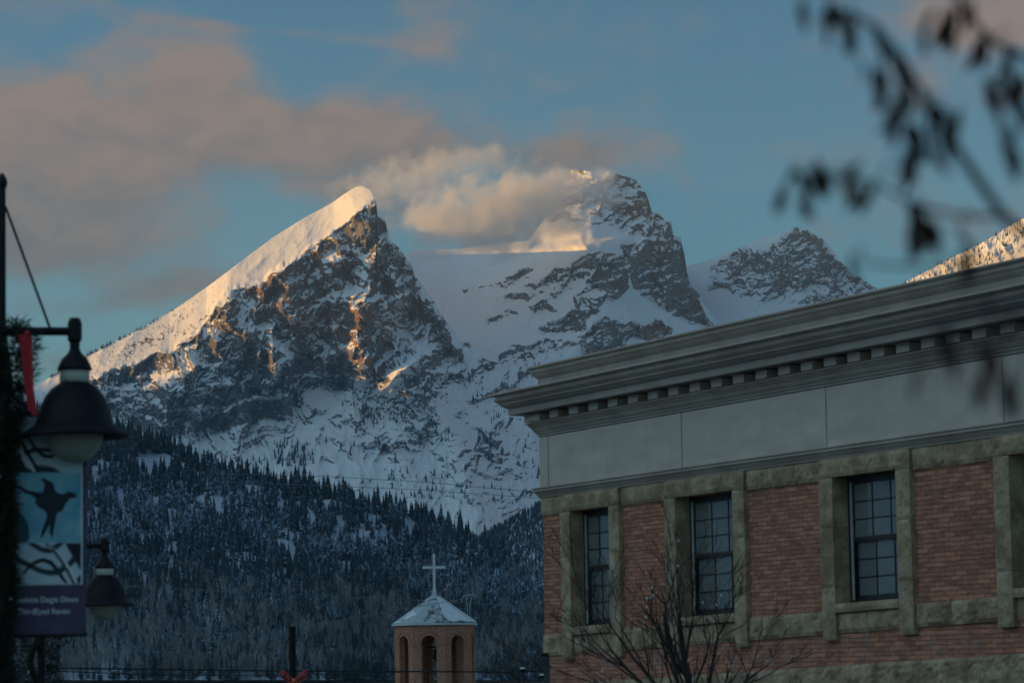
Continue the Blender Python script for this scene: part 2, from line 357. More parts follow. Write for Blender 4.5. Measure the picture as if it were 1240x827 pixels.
# --- second peak with its snow bowl
skyB = [(440,330),(480,312),(500,304),(560,301),(600,296),(640,291),(662,262),(680,228),(690,207),(700,206),(716,208),(740,209),(762,215),(772,220),(780,232),(785,240),(789,256),(800,260),(806,268),(813,269),(815,284),(824,288),(829,308),(832,330),(838,348),(846,358),(852,372),(866,394),(900,420),(960,450)]
def fieldsB(x, y, top):
    wx = x+8*fbm(x/40, y/40, 211, 4); wy = y+6*fbm(x/40, y/40, 221, 4)
    R = 0
    polys = [([(752,292),(818,284),(838,345),(866,396),(835,392),(800,372),(772,352),(758,330)], .75), ([(728,318),(757,305),(757,345),(742,366),(722,350),(712,335)], .95), ([(690,372),(715,345),(735,352),(722,378),(705,392)], .6),
             ([(655,398),(690,372),(712,372),(708,398),(690,408),(662,404)], .8), ([(700,412),(730,388),(775,392),(778,410),(742,412),(712,424)], .85), ([(778,395),(795,388),(812,400),(808,416),(785,414)], .95),
             ([(665,332),(720,306),(742,304),(735,318),(690,345)], .5), ([(612,360),(650,352),(655,360),(618,370)], .55), ([(585,385),(620,378),(628,386),(590,394)], .5), ([(640,345),(700,325),(706,334),(650,352)], .5), ([(560,350),(592,346),(594,351),(562,356)], .4), ([(705,425),(760,410),(760,425),(706,440)], .7),([(575,350),(640,330),(645,336),(580,358)], .3), ([(604,428),(660,410),(700,420),(660,446),(606,444)], .6), ([(650,350),(690,335),(700,350),(665,362)], .45),
             ([(660,262),(685,212),(700,204),(775,212),(792,262),(812,270),(815,283),(690,284),(650,290)], .56), ([(755,236),(784,232),(790,255),(760,262)], .8), ([(762,272),(812,268),(816,286),(770,286)], .7), ([(820,290),(832,330),(842,380),(812,350)], .7), ([(640,372),(660,362),(668,372),(650,382)], .6), ([(548,418),(566,412),(572,420),(556,428)], .5), ([(612,330),(640,322),(648,328),(620,338)], .5)]
    for P, a in polys: R = np.maximum(R, a*inpoly(wx, wy, P, 4))
    R = R*(1-.95*inpoly(wx, wy, [(600,262),(690,272),(745,279),(752,294),(600,302)], 5))
    R = np.clip(R+.10*sstep(.15, .6, fbm(x/20, y/9, 230, 4))*(x > 600)*(y > 305), 0, 1)
    q = y + np.where((x > 690) & (y < 300), -.02, .42)*x*1.0 + 14*fbm(x/90, y/90, 231, 3)
    s1 = (q/11.) % 1.; cliff = sstep(.1, .3, s1)*(1-sstep(.65, .9, s1)); s2 = (q/4.+.5*fbm(x/30, y/30, 233, 2)) % 1.; c2 = sstep(.2, .4, s2)*(1-sstep(.6, .9, s2))
    steep = np.clip(R*(.3+.7*cliff+.3*c2), 0, 1)
    tans = .62 + steep**1.4*3.
    tsky = np.interp(x, [p[0] for p in skyB], [p[1] for p in skyB]); nn_ = 5*fbm(x/38, y*0+2, 271, 4)+2.5*fbm(x/12, y/12, 272, 3)
    rim1 = sstep(14+nn_, 5+nn_, y-tsky)*sstep(470, 500, x)*sstep(700, 650, x); lipy = 303-(x-640)*.10+nn_
    rim2 = sstep(5, -3, y-lipy)*sstep(-22, -14, y-lipy)*sstep(630, 660, x)*sstep(765, 740, x)
    rm_ = np.maximum(rim1, rim2); tans = tans*(1-rm_)+.30*rm_
    up_ = sstep(292, 284, y+.1*(x-700))*sstep(640, 665, x); tans = tans*(1-up_)+np.maximum(tans, .95)*up_
    relief = -260*np.exp(-(seg_d(x, y, [(668,215),(700,285),(738,340),(700,420),(640,470)])/75.)**1.3)
    relief += -60*np.exp(-(seg_d(x, y, [(757,300),(752,345),(760,380),(800,420)])/22.)**1.2)
    calm = 1-.85*inpoly(x, y, [(480,262),(690,250),(750,262),(760,300),(700,318),(480,325)], 9)
    relief += calm*(-60*(ridged(wx/60, wy/90, 241, 5, .5)-.9)*(.15+R) - 22*(ridged(wx/20, wy/26, 251, 4, .55)-.8)*(.12+R)) - 5*fbm(wx/5, wy/6, 256, 3)*R
    relief += 8*fbm(x/40+y/60, y/30, 258, 3)
    tint = .95*inpoly(wx, wy, [(778,395),(795,388),(812,400),(808,416),(785,414)], 3)+.3*(fbm(x/30, y/20, 259, 3) > .2)
    def rocki(nz):
        st = np.clip((.62-nz)*1.5, -.5, .6)
        a = .38 + st*np.where(R > .12, 1, .3) + (R-.45)*.95 + .27*fbm(wx/10, (wy+np.where(y < 290, .05, .42)*wx)/1.8, 261, 4, .78)*np.clip(R*4+.35, 0, 1) + .25*R*(cliff-.5) + R*.3*(np.exp(-((s2-.5)/.2)**2)-.45)
        rim = np.exp(-((y-297)/9.)**2)*(x < 752)
        return np.clip(a*(1-.9*rim*(y < 303)), 0, 1)
    return tans, relief, rocki, tint, None
jagB = lambda xs: 1.8*np.where(xs > 690, 1, .25)*fbm(xs/7, xs*0+4, 203, 5, .6)
oB, locB, topB = sheet('mountain_terrain', 440, 960, ST, skyB, 500, lambda xs: 8700+(xs-560)*.6, fieldsB, M_mount, jagB, back=(1700, -220))

# --- third peak
skyC = [(780,330),(832,322),(850,318),(872,309),(900,298),(920,290),(945,282),(962,276),(975,276),(984,282),(992,286),(1000,294),(1008,303),(1018,316),(1030,330),(1045,338),(1058,347),(1072,356),(1100,380),(1140,410)]
def fieldsC(x, y, top):
    wx = x+7*fbm(x/35, y/35, 311, 4); wy = y+6*fbm(x/35, y/35, 321, 4)
    R = np.maximum(.64*inpoly(wx, wy, [(868,335),(900,305),(925,300),(962,277),(990,285),(1012,310),(1025,325),(1000,345),(960,352),(930,362),(890,360),(862,350)], 6), .4*inpoly(wx, wy, [(1020,325),(1068,352),(1050,372),(960,370),(985,350)], 6))
    R = np.maximum(R, .6*inpoly(wx, wy, [(858,322),(900,306),(905,318),(868,338)], 4))
    q = y + .36*x + 8*fbm(x/60, y/60, 331, 3); s1 = (q/8.) % 1.; c1 = sstep(.1, .35, s1)*(1-sstep(.6, .9, s1))
    steep = np.clip(R*(.3+.8*c1), 0, 1); tans = .66+steep**1.4*2.8
    relief = -170*np.exp(-(seg_d(x, y, [(966,276),(960,320),(900,380)])/55.)**1.3) - 60*(ridged(wx/45, wy/60, 341, 5)-.9)*(.25+R) - 20*(ridged(wx/15, wy/20, 351, 4)-.8)*(.2+R)
    def rocki(nz):
        st = np.clip((.62-nz)*1.4, -.5, .6)
        return np.clip(.42+st*.8+(R-.45)*.9+.28*fbm(wx/10, (wy+.38*wx)/1.8, 361, 4, .78)*np.clip(R*3+.3, 0, 1)+R*.3*np.cos(q/3.6*6.28)*.6, 0, 1)
    return tans, relief, rocki, x*0+.08, None
jagC = lambda xs: 1.6*np.where(xs > 940, 1, .3)*fbm(xs/7, xs*0+4, 303, 5, .6)
oC, locC, topC = sheet('mountain_terrain', 780, 1140, ST, skyC, 460, 10800, fieldsC, M_mount, jagC)

# --- sunlit shoulder behind the cornice
skyR = [(1020,395),(1060,366),(1085,350),(1100,339),(1125,327),(1149,314),(1180,299),(1205,285),(1225,272),(1240,264),(1300,228),(1400,190)]
def fieldsR(x, y, top):
    tans = x*0+.62; relief = (x-1085)*-2.9 - 26*(ridged(x/55+y/80, y/70, 441, 5)-.9) - 12*(ridged(x/18, y/24, 443, 4)-.8) - 2.5*fbm(x/5, y/5, 447, 3)
    rk = .15+.30*fbm(x/7, y/6, 461, 4, .7)+.1*fbm(x/30, y/30, 462, 2)
    return tans, relief, rk, x*0+.5, None
oR, locR, topR = sheet('mountain_terrain', 1020, 1330, ST, skyR, 470, 6900, fieldsR, M_mount, lambda xs: .8*fbm(xs/6, xs*0, 403, 4))

# --- wooded hills
def hill_mat():
    m, t, b = mat('snowy_forest_floor', (.3, .33, .38), .9, spec=.1)
    co = ocoord(t); n = noise(t, co, .012, 6, .6); n2_ = noise(t, co, .12, 4, .6)
    t.links.new(mixc(t, smooth(t, math_(t, 'ADD', n, math_(t, 'MULTIPLY', n2_, .25)), .42, .62), (.12, .14, .17), (.52, .58, .68)), b.inputs['Base Color']); return m
M_hill = hill_mat()
skyF = [(-60,455),(0,462),(40,482),(80,500),(110,508),(140,512),(165,518),(190,524),(215,534),(235,548),(270,558),(310,566),(350,572),(400,584),(440,596),(480,606),(510,612),(540,622),(560,634),(585,654),(620,676),(660,694),(760,730),(900,760)]
crestF = [(p[0], p[1]+14) for p in skyF]
def fieldsF(x, y, top):
    return x*0+.30+.05*fbm(x/90, y/60, 501, 3), -50*fbm(x/130, y/150, 511, 4, .45), x*0, x*0, None
oF, locF, topF = sheet('hill_terrain', -60, 760, 4, crestF, 823, lambda xs: 1700+xs*.15, fieldsF, M_hill, None, rows=120, back=(500, 60), foot_drop=False)
skyG = [(480,700),(540,668),(575,648),(600,634),(625,620),(650,606),(680,592),(760,560),(900,530)]
def fieldsG(x, y, top):
    return x*0+.42, -60*fbm(x/90, y/100, 531, 4, .45), x*0, x*0, None
oG, locG, topG = sheet('hill_terrain', 480, 800, 4, [(p[0], p[1]+6) for p in skyG], 800, 3600, fieldsG, M_hill, None, rows=80, back=(500, 100), foot_drop=False)

# --- the ridge to the west, out of the photograph, that keeps the valley in its shadow
def west_ridge():
    xs = np.linspace(-9500, -4500, 60); ys = np.linspace(-6000, 16000, 260); XX, YY = np.meshgrid(xs, ys)
    crest = 1395 + 90*fbm(YY/1500, YY*0+1, 601, 5) + 25*fbm(YY/200, YY*0+2, 602, 4)
    Zg = np.maximum(crest*(1-np.abs(XX+7000)/2500.) + 60*fbm(XX/600, YY/600, 603, 4)*np.minimum(1, np.abs(XX+7000)/400), -5)
    idx = np.arange(XX.size).reshape(XX.shape); F = np.stack([idx[:-1, :-1], idx[:-1, 1:], idx[1:, 1:], idx[1:, :-1]], -1).reshape(-1, 4)
    o = obj('hill_terrain', mesh_np('hill_terrain', np.stack([XX, YY, Zg], -1).reshape(-1, 3), F, {'rock': np.zeros(XX.size)+.45, 'tint': np.zeros(XX.size)}), M_mount, None, True)
    tag(o, kind='structure')
west_ridge()

# --- ground, street
m_ground = varied('dirty_street_snow', (.10, .10, .10), (.24, .24, .25), .5, .9, .3, .02)
bm = bmesh.new(); R_ = 26000
bmesh.ops.create_grid(bm, x_segments=2, y_segments=2, size=R_); o = obj('ground', bm, m_ground); tag(o, kind='structure')
m_road = varied('street_asphalt', (.045, .045, .048), (.075, .075, .08), 3, .85, .3, .005)
bm = bmesh.new(); box(bm, -5, 5, -20, 1300, -.3, .004); o = obj('road', bm, m_road); o.rotation_euler = (0, 0, math.radians(9)); o.location = (-4, 0, 0); tag(o, kind='structure')

# ------------------------------------------------------------------ the air
def haze():
    m = bpy.data.materials.new('valley_haze'); m.use_nodes = True; t = m.node_tree; t.nodes.clear()
    v = N(t, 'ShaderNodeVolumePrincipled'); v.inputs['Color'].default_value = (.62, .82, 1, 1); v.inputs['Density'].default_value = HAZE; v.inputs['Anisotropy'].default_value = .1
    o_ = N(t, 'ShaderNodeOutputMaterial'); t.links.new(v.outputs[0], o_.inputs['Volume'])
    bm = bmesh.new(); box(bm, -13000, 13000, -6500, 13800, -60, 2000); o = obj('haze', bm, m); tag(o, kind='stuff')
HAZE = 2.2e-5
haze()
def cap_cloud(px, py, D, hx, hy, hz, dens, seed, lab):
    m = bpy.data.materials.new('mountain_cloud'); m.use_nodes = True; t = m.node_tree; t.nodes.clear()
    co = N(t, 'ShaderNodeTexCoord').outputs['Object']; sv = N(t, 'ShaderNodeVectorMath', operation='MULTIPLY'); t.links.new(co, sv.inputs[0]); sv.inputs[1].default_value = (hx/hz, hy/hz, 1); n_ = noise(t, sv.outputs[0], 1.5, 9, .60, .35); off = N(t, 'ShaderNodeVectorMath', operation='LENGTH'); t.links.new(co, off.inputs[0])
    f = math_(t, 'ADD', math_(t, 'SUBTRACT', .92, math_(t, 'POWER', off.outputs['Value'], 2.0)), math_(t, 'MULTIPLY', math_(t, 'SUBTRACT', n_, .5), 3.6))
    d = math_(t, 'MULTIPLY', smooth(t, f, .10, .95), dens)
    v = N(t, 'ShaderNodeVolumePrincipled'); v.inputs['Color'].default_value = (.96, .96, .97, 1); v.inputs['Anisotropy'].default_value = .25; t.links.new(d, v.inputs['Density'])
    o_ = N(t, 'ShaderNodeOutputMaterial'); t.links.new(v.outputs[0], o_.inputs['Volume'])
    bm = bmesh.new(); bmesh.ops.create_icosphere(bm, subdivisions=4, radius=1.0); o = obj('cloud', bm, m, None, True); o.location = at(px, py, D); o.scale = (hx, hy, hz); o.rotation_euler = (0, math.radians(lab), 0); tag(o, kind='stuff')
cap_cloud(612, 260, 9050, 410, 190, 150, .015, 1, -10)
cap_cloud(520, 214, 9200, 360, 160, 100, .0045, 2, -10)
# ------------------------------------------------------------------ conifers
def conifer(seed, tiers=12, seg=9, w=.205):
    rs = np.random.RandomState(seed); V = []; F = []
    def cone(z0, z1, r, n, ph, droop):
        b0 = len(V); V.append((rs.normal(0, .004), rs.normal(0, .004), z1))
        for k in range(n):
            a = ph+2*math.pi*k/n; rr = r*(1.0 if k % 2 == 0 else .55)*rs.uniform(.7, 1.2); V.append((rr*math.cos(a), rr*math.sin(a), z0+rs.uniform(-droop, droop)))
        for k in range(n): F.append((b0, b0+1+k, b0+1+(k+1) % n))
    for i in range(tiers):
        f = i/(tiers-1); z = .06+.86*f; r = w*(1-f)**.85*rs.uniform(.75, 1.2)+.012
        cone(z-.012, z+1.7/tiers*.9+.02, r, seg, rs.uniform(0, 6.28), .018)
    b0 = len(V); n = 4
    nV = len(V); nF = len(F)
    for zz, rr in ((0, .014), (.12, .011)):
        for k in range(n): V.append((rr*math.cos(k*1.57), rr*math.sin(k*1.57), zz))
    for k in range(n): F.append((b0+k, b0+(k+1) % n, b0+n+(k+1) % n)); F.append((b0+k, b0+n+(k+1) % n, b0+n+k))
    return np.array(V), np.array(F)
def conifer_mat(name, snow):
    m, t, b = mat(name, (.03, .045, .04), .9, spec=.1)
    g = N(t, 'ShaderNodeNewGeometry'); s = N(t, 'ShaderNodeSeparateXYZ'); t.links.new(g.outputs['Normal'], s.inputs[0])
    pos = g.outputs['Position']; n = noise(t, pos, .35, 3, .7); nl = noise(t, pos, .006, 4, .6); nm = noise(t, pos, .05, 2, .5)
    a = math_(t, 'ADD', math_(t, 'MULTIPLY', math_(t, 'ABSOLUTE', s.outputs[2]), .25), math_(t, 'ADD', math_(t, 'MULTIPLY', n, .9), math_(t, 'ADD', math_(t, 'MULTIPLY', nl, .55), math_(t, 'MULTIPLY', nm, .35))))
    f = smooth(t, a, snow, snow+.22)
    t.links.new(mixc(t, f, mixc(t, nm, (.020, .040, .056), (.046, .076, .100)), (.44, .57, .76)), b.inputs['Base Color']); return m
M_con = conifer_mat('snow_dusted_needles', 1.10); M_con_dark = conifer_mat('dark_needles', 1.36)
def merged(name, tmpl, P, Hs, mtl, seed, wid=1.):
    rs = np.random.RandomState(seed); VV = []; FF = []; off = 0
    for i in range(len(P)):
        V, F = tmpl[rs.randint(len(tmpl))]; a = rs.uniform(0, 6.28); c, s_ = math.cos(a), math.sin(a); h = Hs[i]; w = h*wid*rs.uniform(.8, 1.25)
        W = np.empty_like(V); W[:, 0] = (V[:, 0]*c-V[:, 1]*s_)*w+P[i][0]; W[:, 1] = (V[:, 0]*s_+V[:, 1]*c)*w+P[i][1]; W[:, 2] = V[:, 2]*h+P[i][2]
        VV.append(W); FF.append(F+off); off += len(V)
    me = mesh_np(name, np.concatenate(VV), np.concatenate(FF)); return obj(name, me, mtl)
T1 = [conifer(s, 12, 8) for s in range(6)]; T2 = [conifer(50+s, 6, 6, .2) for s in range(5)]; T0 = [conifer(80+s, 17, 12, .18) for s in range(6)]
rs = np.random.RandomState(5)
# forest on the near hill: positions over the hillside, thinner in the snowy clearings, more bare stems near the foot
P, Hh, PB, HB = [], [], [], []
clear = [(190,560,26,9),(150,600,22,10),(250,610,20,8),(470,655,14,10),(350,660,16,12),(500,640,12,8),(290,680,22,9),(560,690,16,8),(420,690,14,8),(395,612,22,8),(410,640,10,14),(338,612,16,6),(425,658,12,10),(318,606,10,6),(215,598,12,5),(440,650,9,12),(375,640,8,12),(305,590,30,3)]
tries = 0
while len(P) < 6000 and tries < 60000:
    tries += 1
    x = rs.uniform(-40, 720); yt = np.interp(x, [p[0] for p in crestF], [p[1] for p in crestF]); y = yt+1+(826-yt)*rs.uniform(0, 1)**1.0
    if any(((x-a)/c)**2+((y-b)/d)**2 < 1.3 for a, b, c, d in clear) and rs.rand() < .82: continue
    low = (y-700)/110.; bare = rs.rand() < np.clip(low, 0, .8)*(.5+.5*math.sin(x/37.+y/19.))+.02
    p = locF(x, y); dd = math.hypot(p[0], p[1])
    h = rs.choice([rs.uniform(14, 22), rs.uniform(20, 33)])/3617*dd*np.interp(y, [500, 640, 820], [1.0, .92, 1.15])
    if bare: PB.append(p); HB.append(h*.8)
    else: P.append(p); Hh.append(h)
order = rs.permutation(len(P)); P = [P[i] for i in order]; Hh = [Hh[i] for i in order]
o = merged('forest', T1, P, Hh, M_con, 7); tag(o, kind='stuff'); forest_main = o
# bare aspens near the foot of the hill
def aspen(seed):
    r = np.random.RandomState(seed); V = []; F = []
    def blade(p, q, w0, w1):
        p = np.array(p); q = np.array(q); d = (q-p)/np.linalg.norm(q-p); a = np.cross(d, (0, 0, 1.)) if abs(d[2]) < .95 else np.array([1., 0, 0]); a /= np.linalg.norm(a); c = np.cross(d, a); b = len(V)
        for k in range(3):
            t = 2.094*k; V.append(p+(a*math.cos(t)+c*math.sin(t))*w0)
        for k in range(3):
            t = 2.094*k; V.append(q+(a*math.cos(t)+c*math.sin(t))*w1)
        for k in range(3): F.append((b+k, b+(k+1) % 3, b+3+(k+1) % 3)); F.append((b+k, b+3+(k+1) % 3, b+3+k))
    blade((0, 0, 0), (r.normal(0, .02), r.normal(0, .02), .98), .013, .003)
    for i in range(26):
        z = r.uniform(.3, .93); a = r.uniform(0, 6.28); l = .20*(1.15-z)*r.uniform(.5, 1.3)+.03
        e = (l*math.cos(a), l*math.sin(a), z+l*r.uniform(.8, 1.8)); blade((0, 0, z), e, .007, .003)
    return np.array(V), np.array(F)
m_asp = varied('bare_aspen_bark', (.26, .25, .26), (.42, .40, .40), .2, .9, .1, .1)
TA = [aspen(s) for s in range(5)]
for _ in range(5200):
    x = rs.uniform(-40, 700); y = rs.uniform(695, 826)
    if rs.rand() > (y-690)/110.*(.35+.65*(fbm(np.array([x/60.]), np.array([y/30.]), 771, 2)[0] > -.15)): continue
    p = locF(x, y); PB.append(p); HB.append(rs.uniform(20, 32)/3617*math.hypot(p[0], p[1]))
o = merged('woods', TA, PB, HB, m_asp, 8); tag(o, kind='stuff')
# far wooded shoulder, scattered pines on the snow slopes, tree line along the ridge
P, Hh = [], []
for _ in range(6500):
    x = rs.uniform(560, 720); yt = np.interp(x, [p[0] for p in skyG], [p[1]+6 for p in skyG]); y = yt+(790-yt)*rs.uniform(0, 1)**1.3
    p = locG(x, y); P.append(p); Hh.append(rs.uniform(4.5, 8)/3617*math.hypot(p[0], p[1]))
def scatter(loc, fx, n, hp, dens=None):
    for _ in range(n):
        x, y = fx()
        if dens is not None and not dens(x, y): continue
        p = loc(x, y); P.append(p-np.array([0, 0, 1.5])); Hh.append(rs.uniform(*hp)/3617*math.hypot(p[0], p[1]))
cl = [(rs.uniform(255, 655), rs.uniform(470, 640)) for _ in range(46)]
def nearc(): 
    c = cl[rs.randint(len(cl))]; return c[0]+rs.normal(0, 9), c[1]+rs.normal(0, 7)
def ok(x, y): return y < np.interp(x, [p[0] for p in skyF], [p[1] for p in skyF])+12 and y > np.interp(x, [250, 400, 480, 560, 655], [500, 490, 480, 470, 470])
scatter(locA, nearc, 260, (4.5, 10), ok)
scatter(locA, lambda: (rs.uniform(330, 380), rs.uniform(535, 566)), 60, (6, 12), ok)
scatter(locA, lambda: (rs.uniform(20, 330), 0), 1, (1, 2))
for _ in range(190):
    x = rs.uniform(60, 300)**1.0; x = 60+(x-60)*rs.uniform(.3, 1); yt = np.interp(x, topA[0], topA[1]); p = locA(x, yt+rs.uniform(0, 1.5)); P.append(p-np.array([0, 0, 2.])); Hh.append(rs.uniform(2.2, 6.5)/3617*math.hypot(p[0], p[1])*(1.15-(x-60)/400))
for _ in range(170):
    x = rs.uniform(105, 240); yt = np.interp(x, topA[0], topA[1]); y = yt+rs.uniform(6, 34)*(1.2-(x-100)/240); p = locA(x, y); P.append(p-np.array([0, 0, 1.5])); Hh.append(rs.uniform(1.8, 4)/3617*math.hypot(p[0], p[1]))
for _ in range(260):
    x = rs.uniform(1085, 1260); yt = np.interp(x, topR[0], topR[1]); y = yt+abs(rs.normal(0, 22)); p = locR(x, y); P.append(p-np.array([0, 0, 1.5])); Hh.append(rs.uniform(3, 7)/3617*math.hypot(p[0], p[1]))
o = merged('forest', T2, P, Hh, M_con_dark, 9); tag(o, kind='stuff')
# individual conifers: the crest line against the snow, and the tallest on the slope
protos = []
for i in range(6):
    V, F = T0[i]; k = F.shape[0]-8; kv = len(V)-8
    crown = mesh_np('crown', V[:kv], F[:k]); trunk = mesh_np('trunk', V[kv:], F[k:]-kv); crown.materials.append(M_con_dark); protos.append((crown, trunk))
m_bark = varied('conifer_bark', (.05, .04, .035), (.09, .075, .06), 3, .9)
for c_, t_ in protos: t_.materials.append(m_bark)
crown_protos = None
def tree_inst(i, p, h, w, label, group):
    cr, tk = protos[i % 6]; e = empty('conifer_tree', p, rs.uniform(0, 6.28), label, 'tree', group); e.scale = (h*w, h*w, h)
    for nm, me in (('crown', cr), ('trunk', tk)):
        c = bpy.data.objects.new(nm, me); sc.collection.objects.link(c); c.parent = e
for i in range(225):
    x = rs.uniform(110, 655) if i > 40 else rs.uniform(180, 300); yt = np.interp(x, topF[0], topF[1]); y = yt+rs.uniform(0, 9); p = locF(x, y); d = math.hypot(p[0], p[1])
    tree_inst(i, p, rs.uniform(15, 27)/3617*d, rs.uniform(.85, 1.2), 'dark conifer standing along the crest of the wooded hill below the snow slope', 'conifers along the crest of the wooded hill')
for i in range(70):
    x = rs.uniform(105, 650); y = rs.uniform(640, 822); p = locF(x, y); d = math.hypot(p[0], p[1])
    tree_inst(i, p, rs.uniform(28, 38)/3617*d, rs.uniform(.8, 1.05), 'tall dark conifer rising above the other trees low on the hillside', 'tall conifers low on the hillside')


# ------------------------------------------------------------------ brick building
BA = math.radians(-26.1); DV = np.array([math.sin(BA), math.cos(BA), 0])
m_brickm, t, b = mat('rough_red_brick', (.3, .14, .1), .9, spec=.2)
co = ocoord(t); sp = N(t, 'ShaderNodeSeparateXYZ'); t.links.new(co, sp.inputs[0]); cb = N(t, 'ShaderNodeCombineXYZ')
t.links.new(math_(t, 'ADD', sp.outputs[0], sp.outputs[1]), cb.inputs[0]); t.links.new(sp.outputs[2], cb.inputs[1])
wob = N(t, 'ShaderNodeTexNoise'); wob.inputs['Scale'].default_value = 9; t.links.new(cb.outputs[0], wob.inputs['Vector'])
wv = N(t, 'ShaderNodeVectorMath', operation='MULTIPLY_ADD'); t.links.new(wob.outputs['Color'], wv.inputs[0]); wv.inputs[1].default_value = (.016, .010, 0); t.links.new(cb.outputs[0], wv.inputs[2])
br = N(t, 'ShaderNodeTexBrick'); t.links.new(wv.outputs[0], br.inputs['Vector']); br.inputs['Scale'].default_value = 1
for k, v in (('Brick Width', .285), ('Row Height', .0725), ('Mortar Size', .0065), ('Mortar Smooth', .35), ('Bias', -.1)): br.inputs[k].default_value = v
br.inputs['Color1'].default_value = (.62, .25, .16, 1); br.inputs['Color2'].default_value = (.32, .11, .075, 1); br.inputs['Mortar'].default_value = (.10, .08, .065, 1)
pm = N(t, 'ShaderNodeVectorMath', operation='MULTIPLY'); t.links.new(cb.outputs[0], pm.inputs[0]); pm.inputs[1].default_value = (3.6, 13.8, 1)
pbn = noise(t, pm.outputs[0], 1.0, 2, .5); nb = noise(t, co, 1.3, 6, .6); nb2 = noise(t, co, 30, 4, .6)
c1 = mixc(t, math_(t, 'MULTIPLY', smooth(t, pbn, .50, .66), .5), br.outputs['Color'], (.15, .065, .055)); c1 = mixc(t, math_(t, 'MULTIPLY', smooth(t, pbn, .44, .34), .4), c1, (.60, .33, .23))
c1 = mixc(t, math_(t, 'MULTIPLY', smooth(t, nb, .45, .75), .5), c1, (.16, .10, .08))
c1 = mixc(t, math_(t, 'MULTIPLY', smooth(t, nb2, .4, .7), .35), c1, (.56, .33, .22))
# pale salts below the sills
zz = smooth(t, sp.outputs[2], 5.0, 4.6, 1, 0); ef = math_(t, 'MULTIPLY', math_(t, 'MULTIPLY', smooth(t, noise(t, co, 2.2, 5, .65), .50, .68), smooth(t, sp.outputs[2], 5.15, 5.0, 0, 1)), .55)
c1 = mixc(t, ef, c1, (.34, .31, .30)); t.links.new(c1, b.inputs['Base Color'])
hgt = math_(t, 'ADD', math_(t, 'MULTIPLY', math_(t, 'SUBTRACT', 1, br.outputs['Fac']), 1.0), math_(t, 'MULTIPLY', nb2, .8)); bump(t, b, hgt, .9, .012)
m_stone, t, b = mat('rock_faced_sandstone', (.25, .23, .17), .9, spec=.2)
co = ocoord(t); n_a = noise(t, co, 2.2, 6, .6); n_b = noise(t, co, 14, 6, .7); n_c = noise(t, co, .9, 4, .6)
c1 = mixc(t, smooth(t, n_a, .35, .68), (.30, .21, .135), (.54, .42, .29)); c1 = mixc(t, math_(t, 'MULTIPLY', smooth(t, n_b, .5, .72), .6), c1, (.10, .085, .06)); c1 = mixc(t, math_(t, 'MULTIPLY', smooth(t, n_c, .55, .7), .5), c1, (.34, .30, .22))
t.links.new(c1, b.inputs['Base Color']); bump(t, b, n_b, .8, .03)
def metal_paint(name, c0, c1_, rough=.42):
    m, t, b = mat(name, c0, rough, spec=.45); co = ocoord(t); n_ = noise(t, co, 1.1, 5, .6); n2_ = noise(t, co, 7, 6, .65)
    mp = N(t, 'ShaderNodeMapping'); mp.inputs['Scale'].default_value = (6, 6, .5); t.links.new(co, mp.inputs[0]); st = noise(t, mp.outputs[0], 1.5, 5, .6)
    c = mixc(t, smooth(t, n_, .35, .7), c0, c1_); c = mixc(t, math_(t, 'MULTIPLY', smooth(t, st, .52, .75), .16), c, tuple(q*.55 for q in c0)); c = mixc(t, math_(t, 'MULTIPLY', smooth(t, n2_, .6, .8), .12), c, tuple(q*1.3 for q in c1_))
    t.links.new(c, b.inputs['Base Color']); t.links.new(math_(t, 'ADD', rough-.08, math_(t, 'MULTIPLY', n2_, .2)), b.inputs['Roughness']); bump(t, b, n_, .10, .05); return m
m_metal = metal_paint('grey_painted_sheet_metal', (.55, .475, .41), (.60, .525, .46)); m_mould = metal_paint('weathered_shaded_cornice_paint', (.33, .28, .235), (.44, .38, .325), .33)  # mouldings: same weathered paint, with their shade darkened into the colour
m_frame = varied('black_window_paint', (.012, .016, .018), (.025, .03, .03), 5, .4, .05); m_track = varied('pale_storm_track', (.42, .45, .46), (.5, .52, .53), 5, .4, .05)
m_glass, t, b = mat('old_window_glass', (.15, .17, .175), .03, spec=.9); b.inputs['IOR'].default_value = 1.75  # pale base colour stands in for sky reflected in the panes
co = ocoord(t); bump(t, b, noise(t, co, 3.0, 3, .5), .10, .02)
m_dark = varied('dark_interior', (.01, .01, .01), (.02, .018, .016), 3, .9)

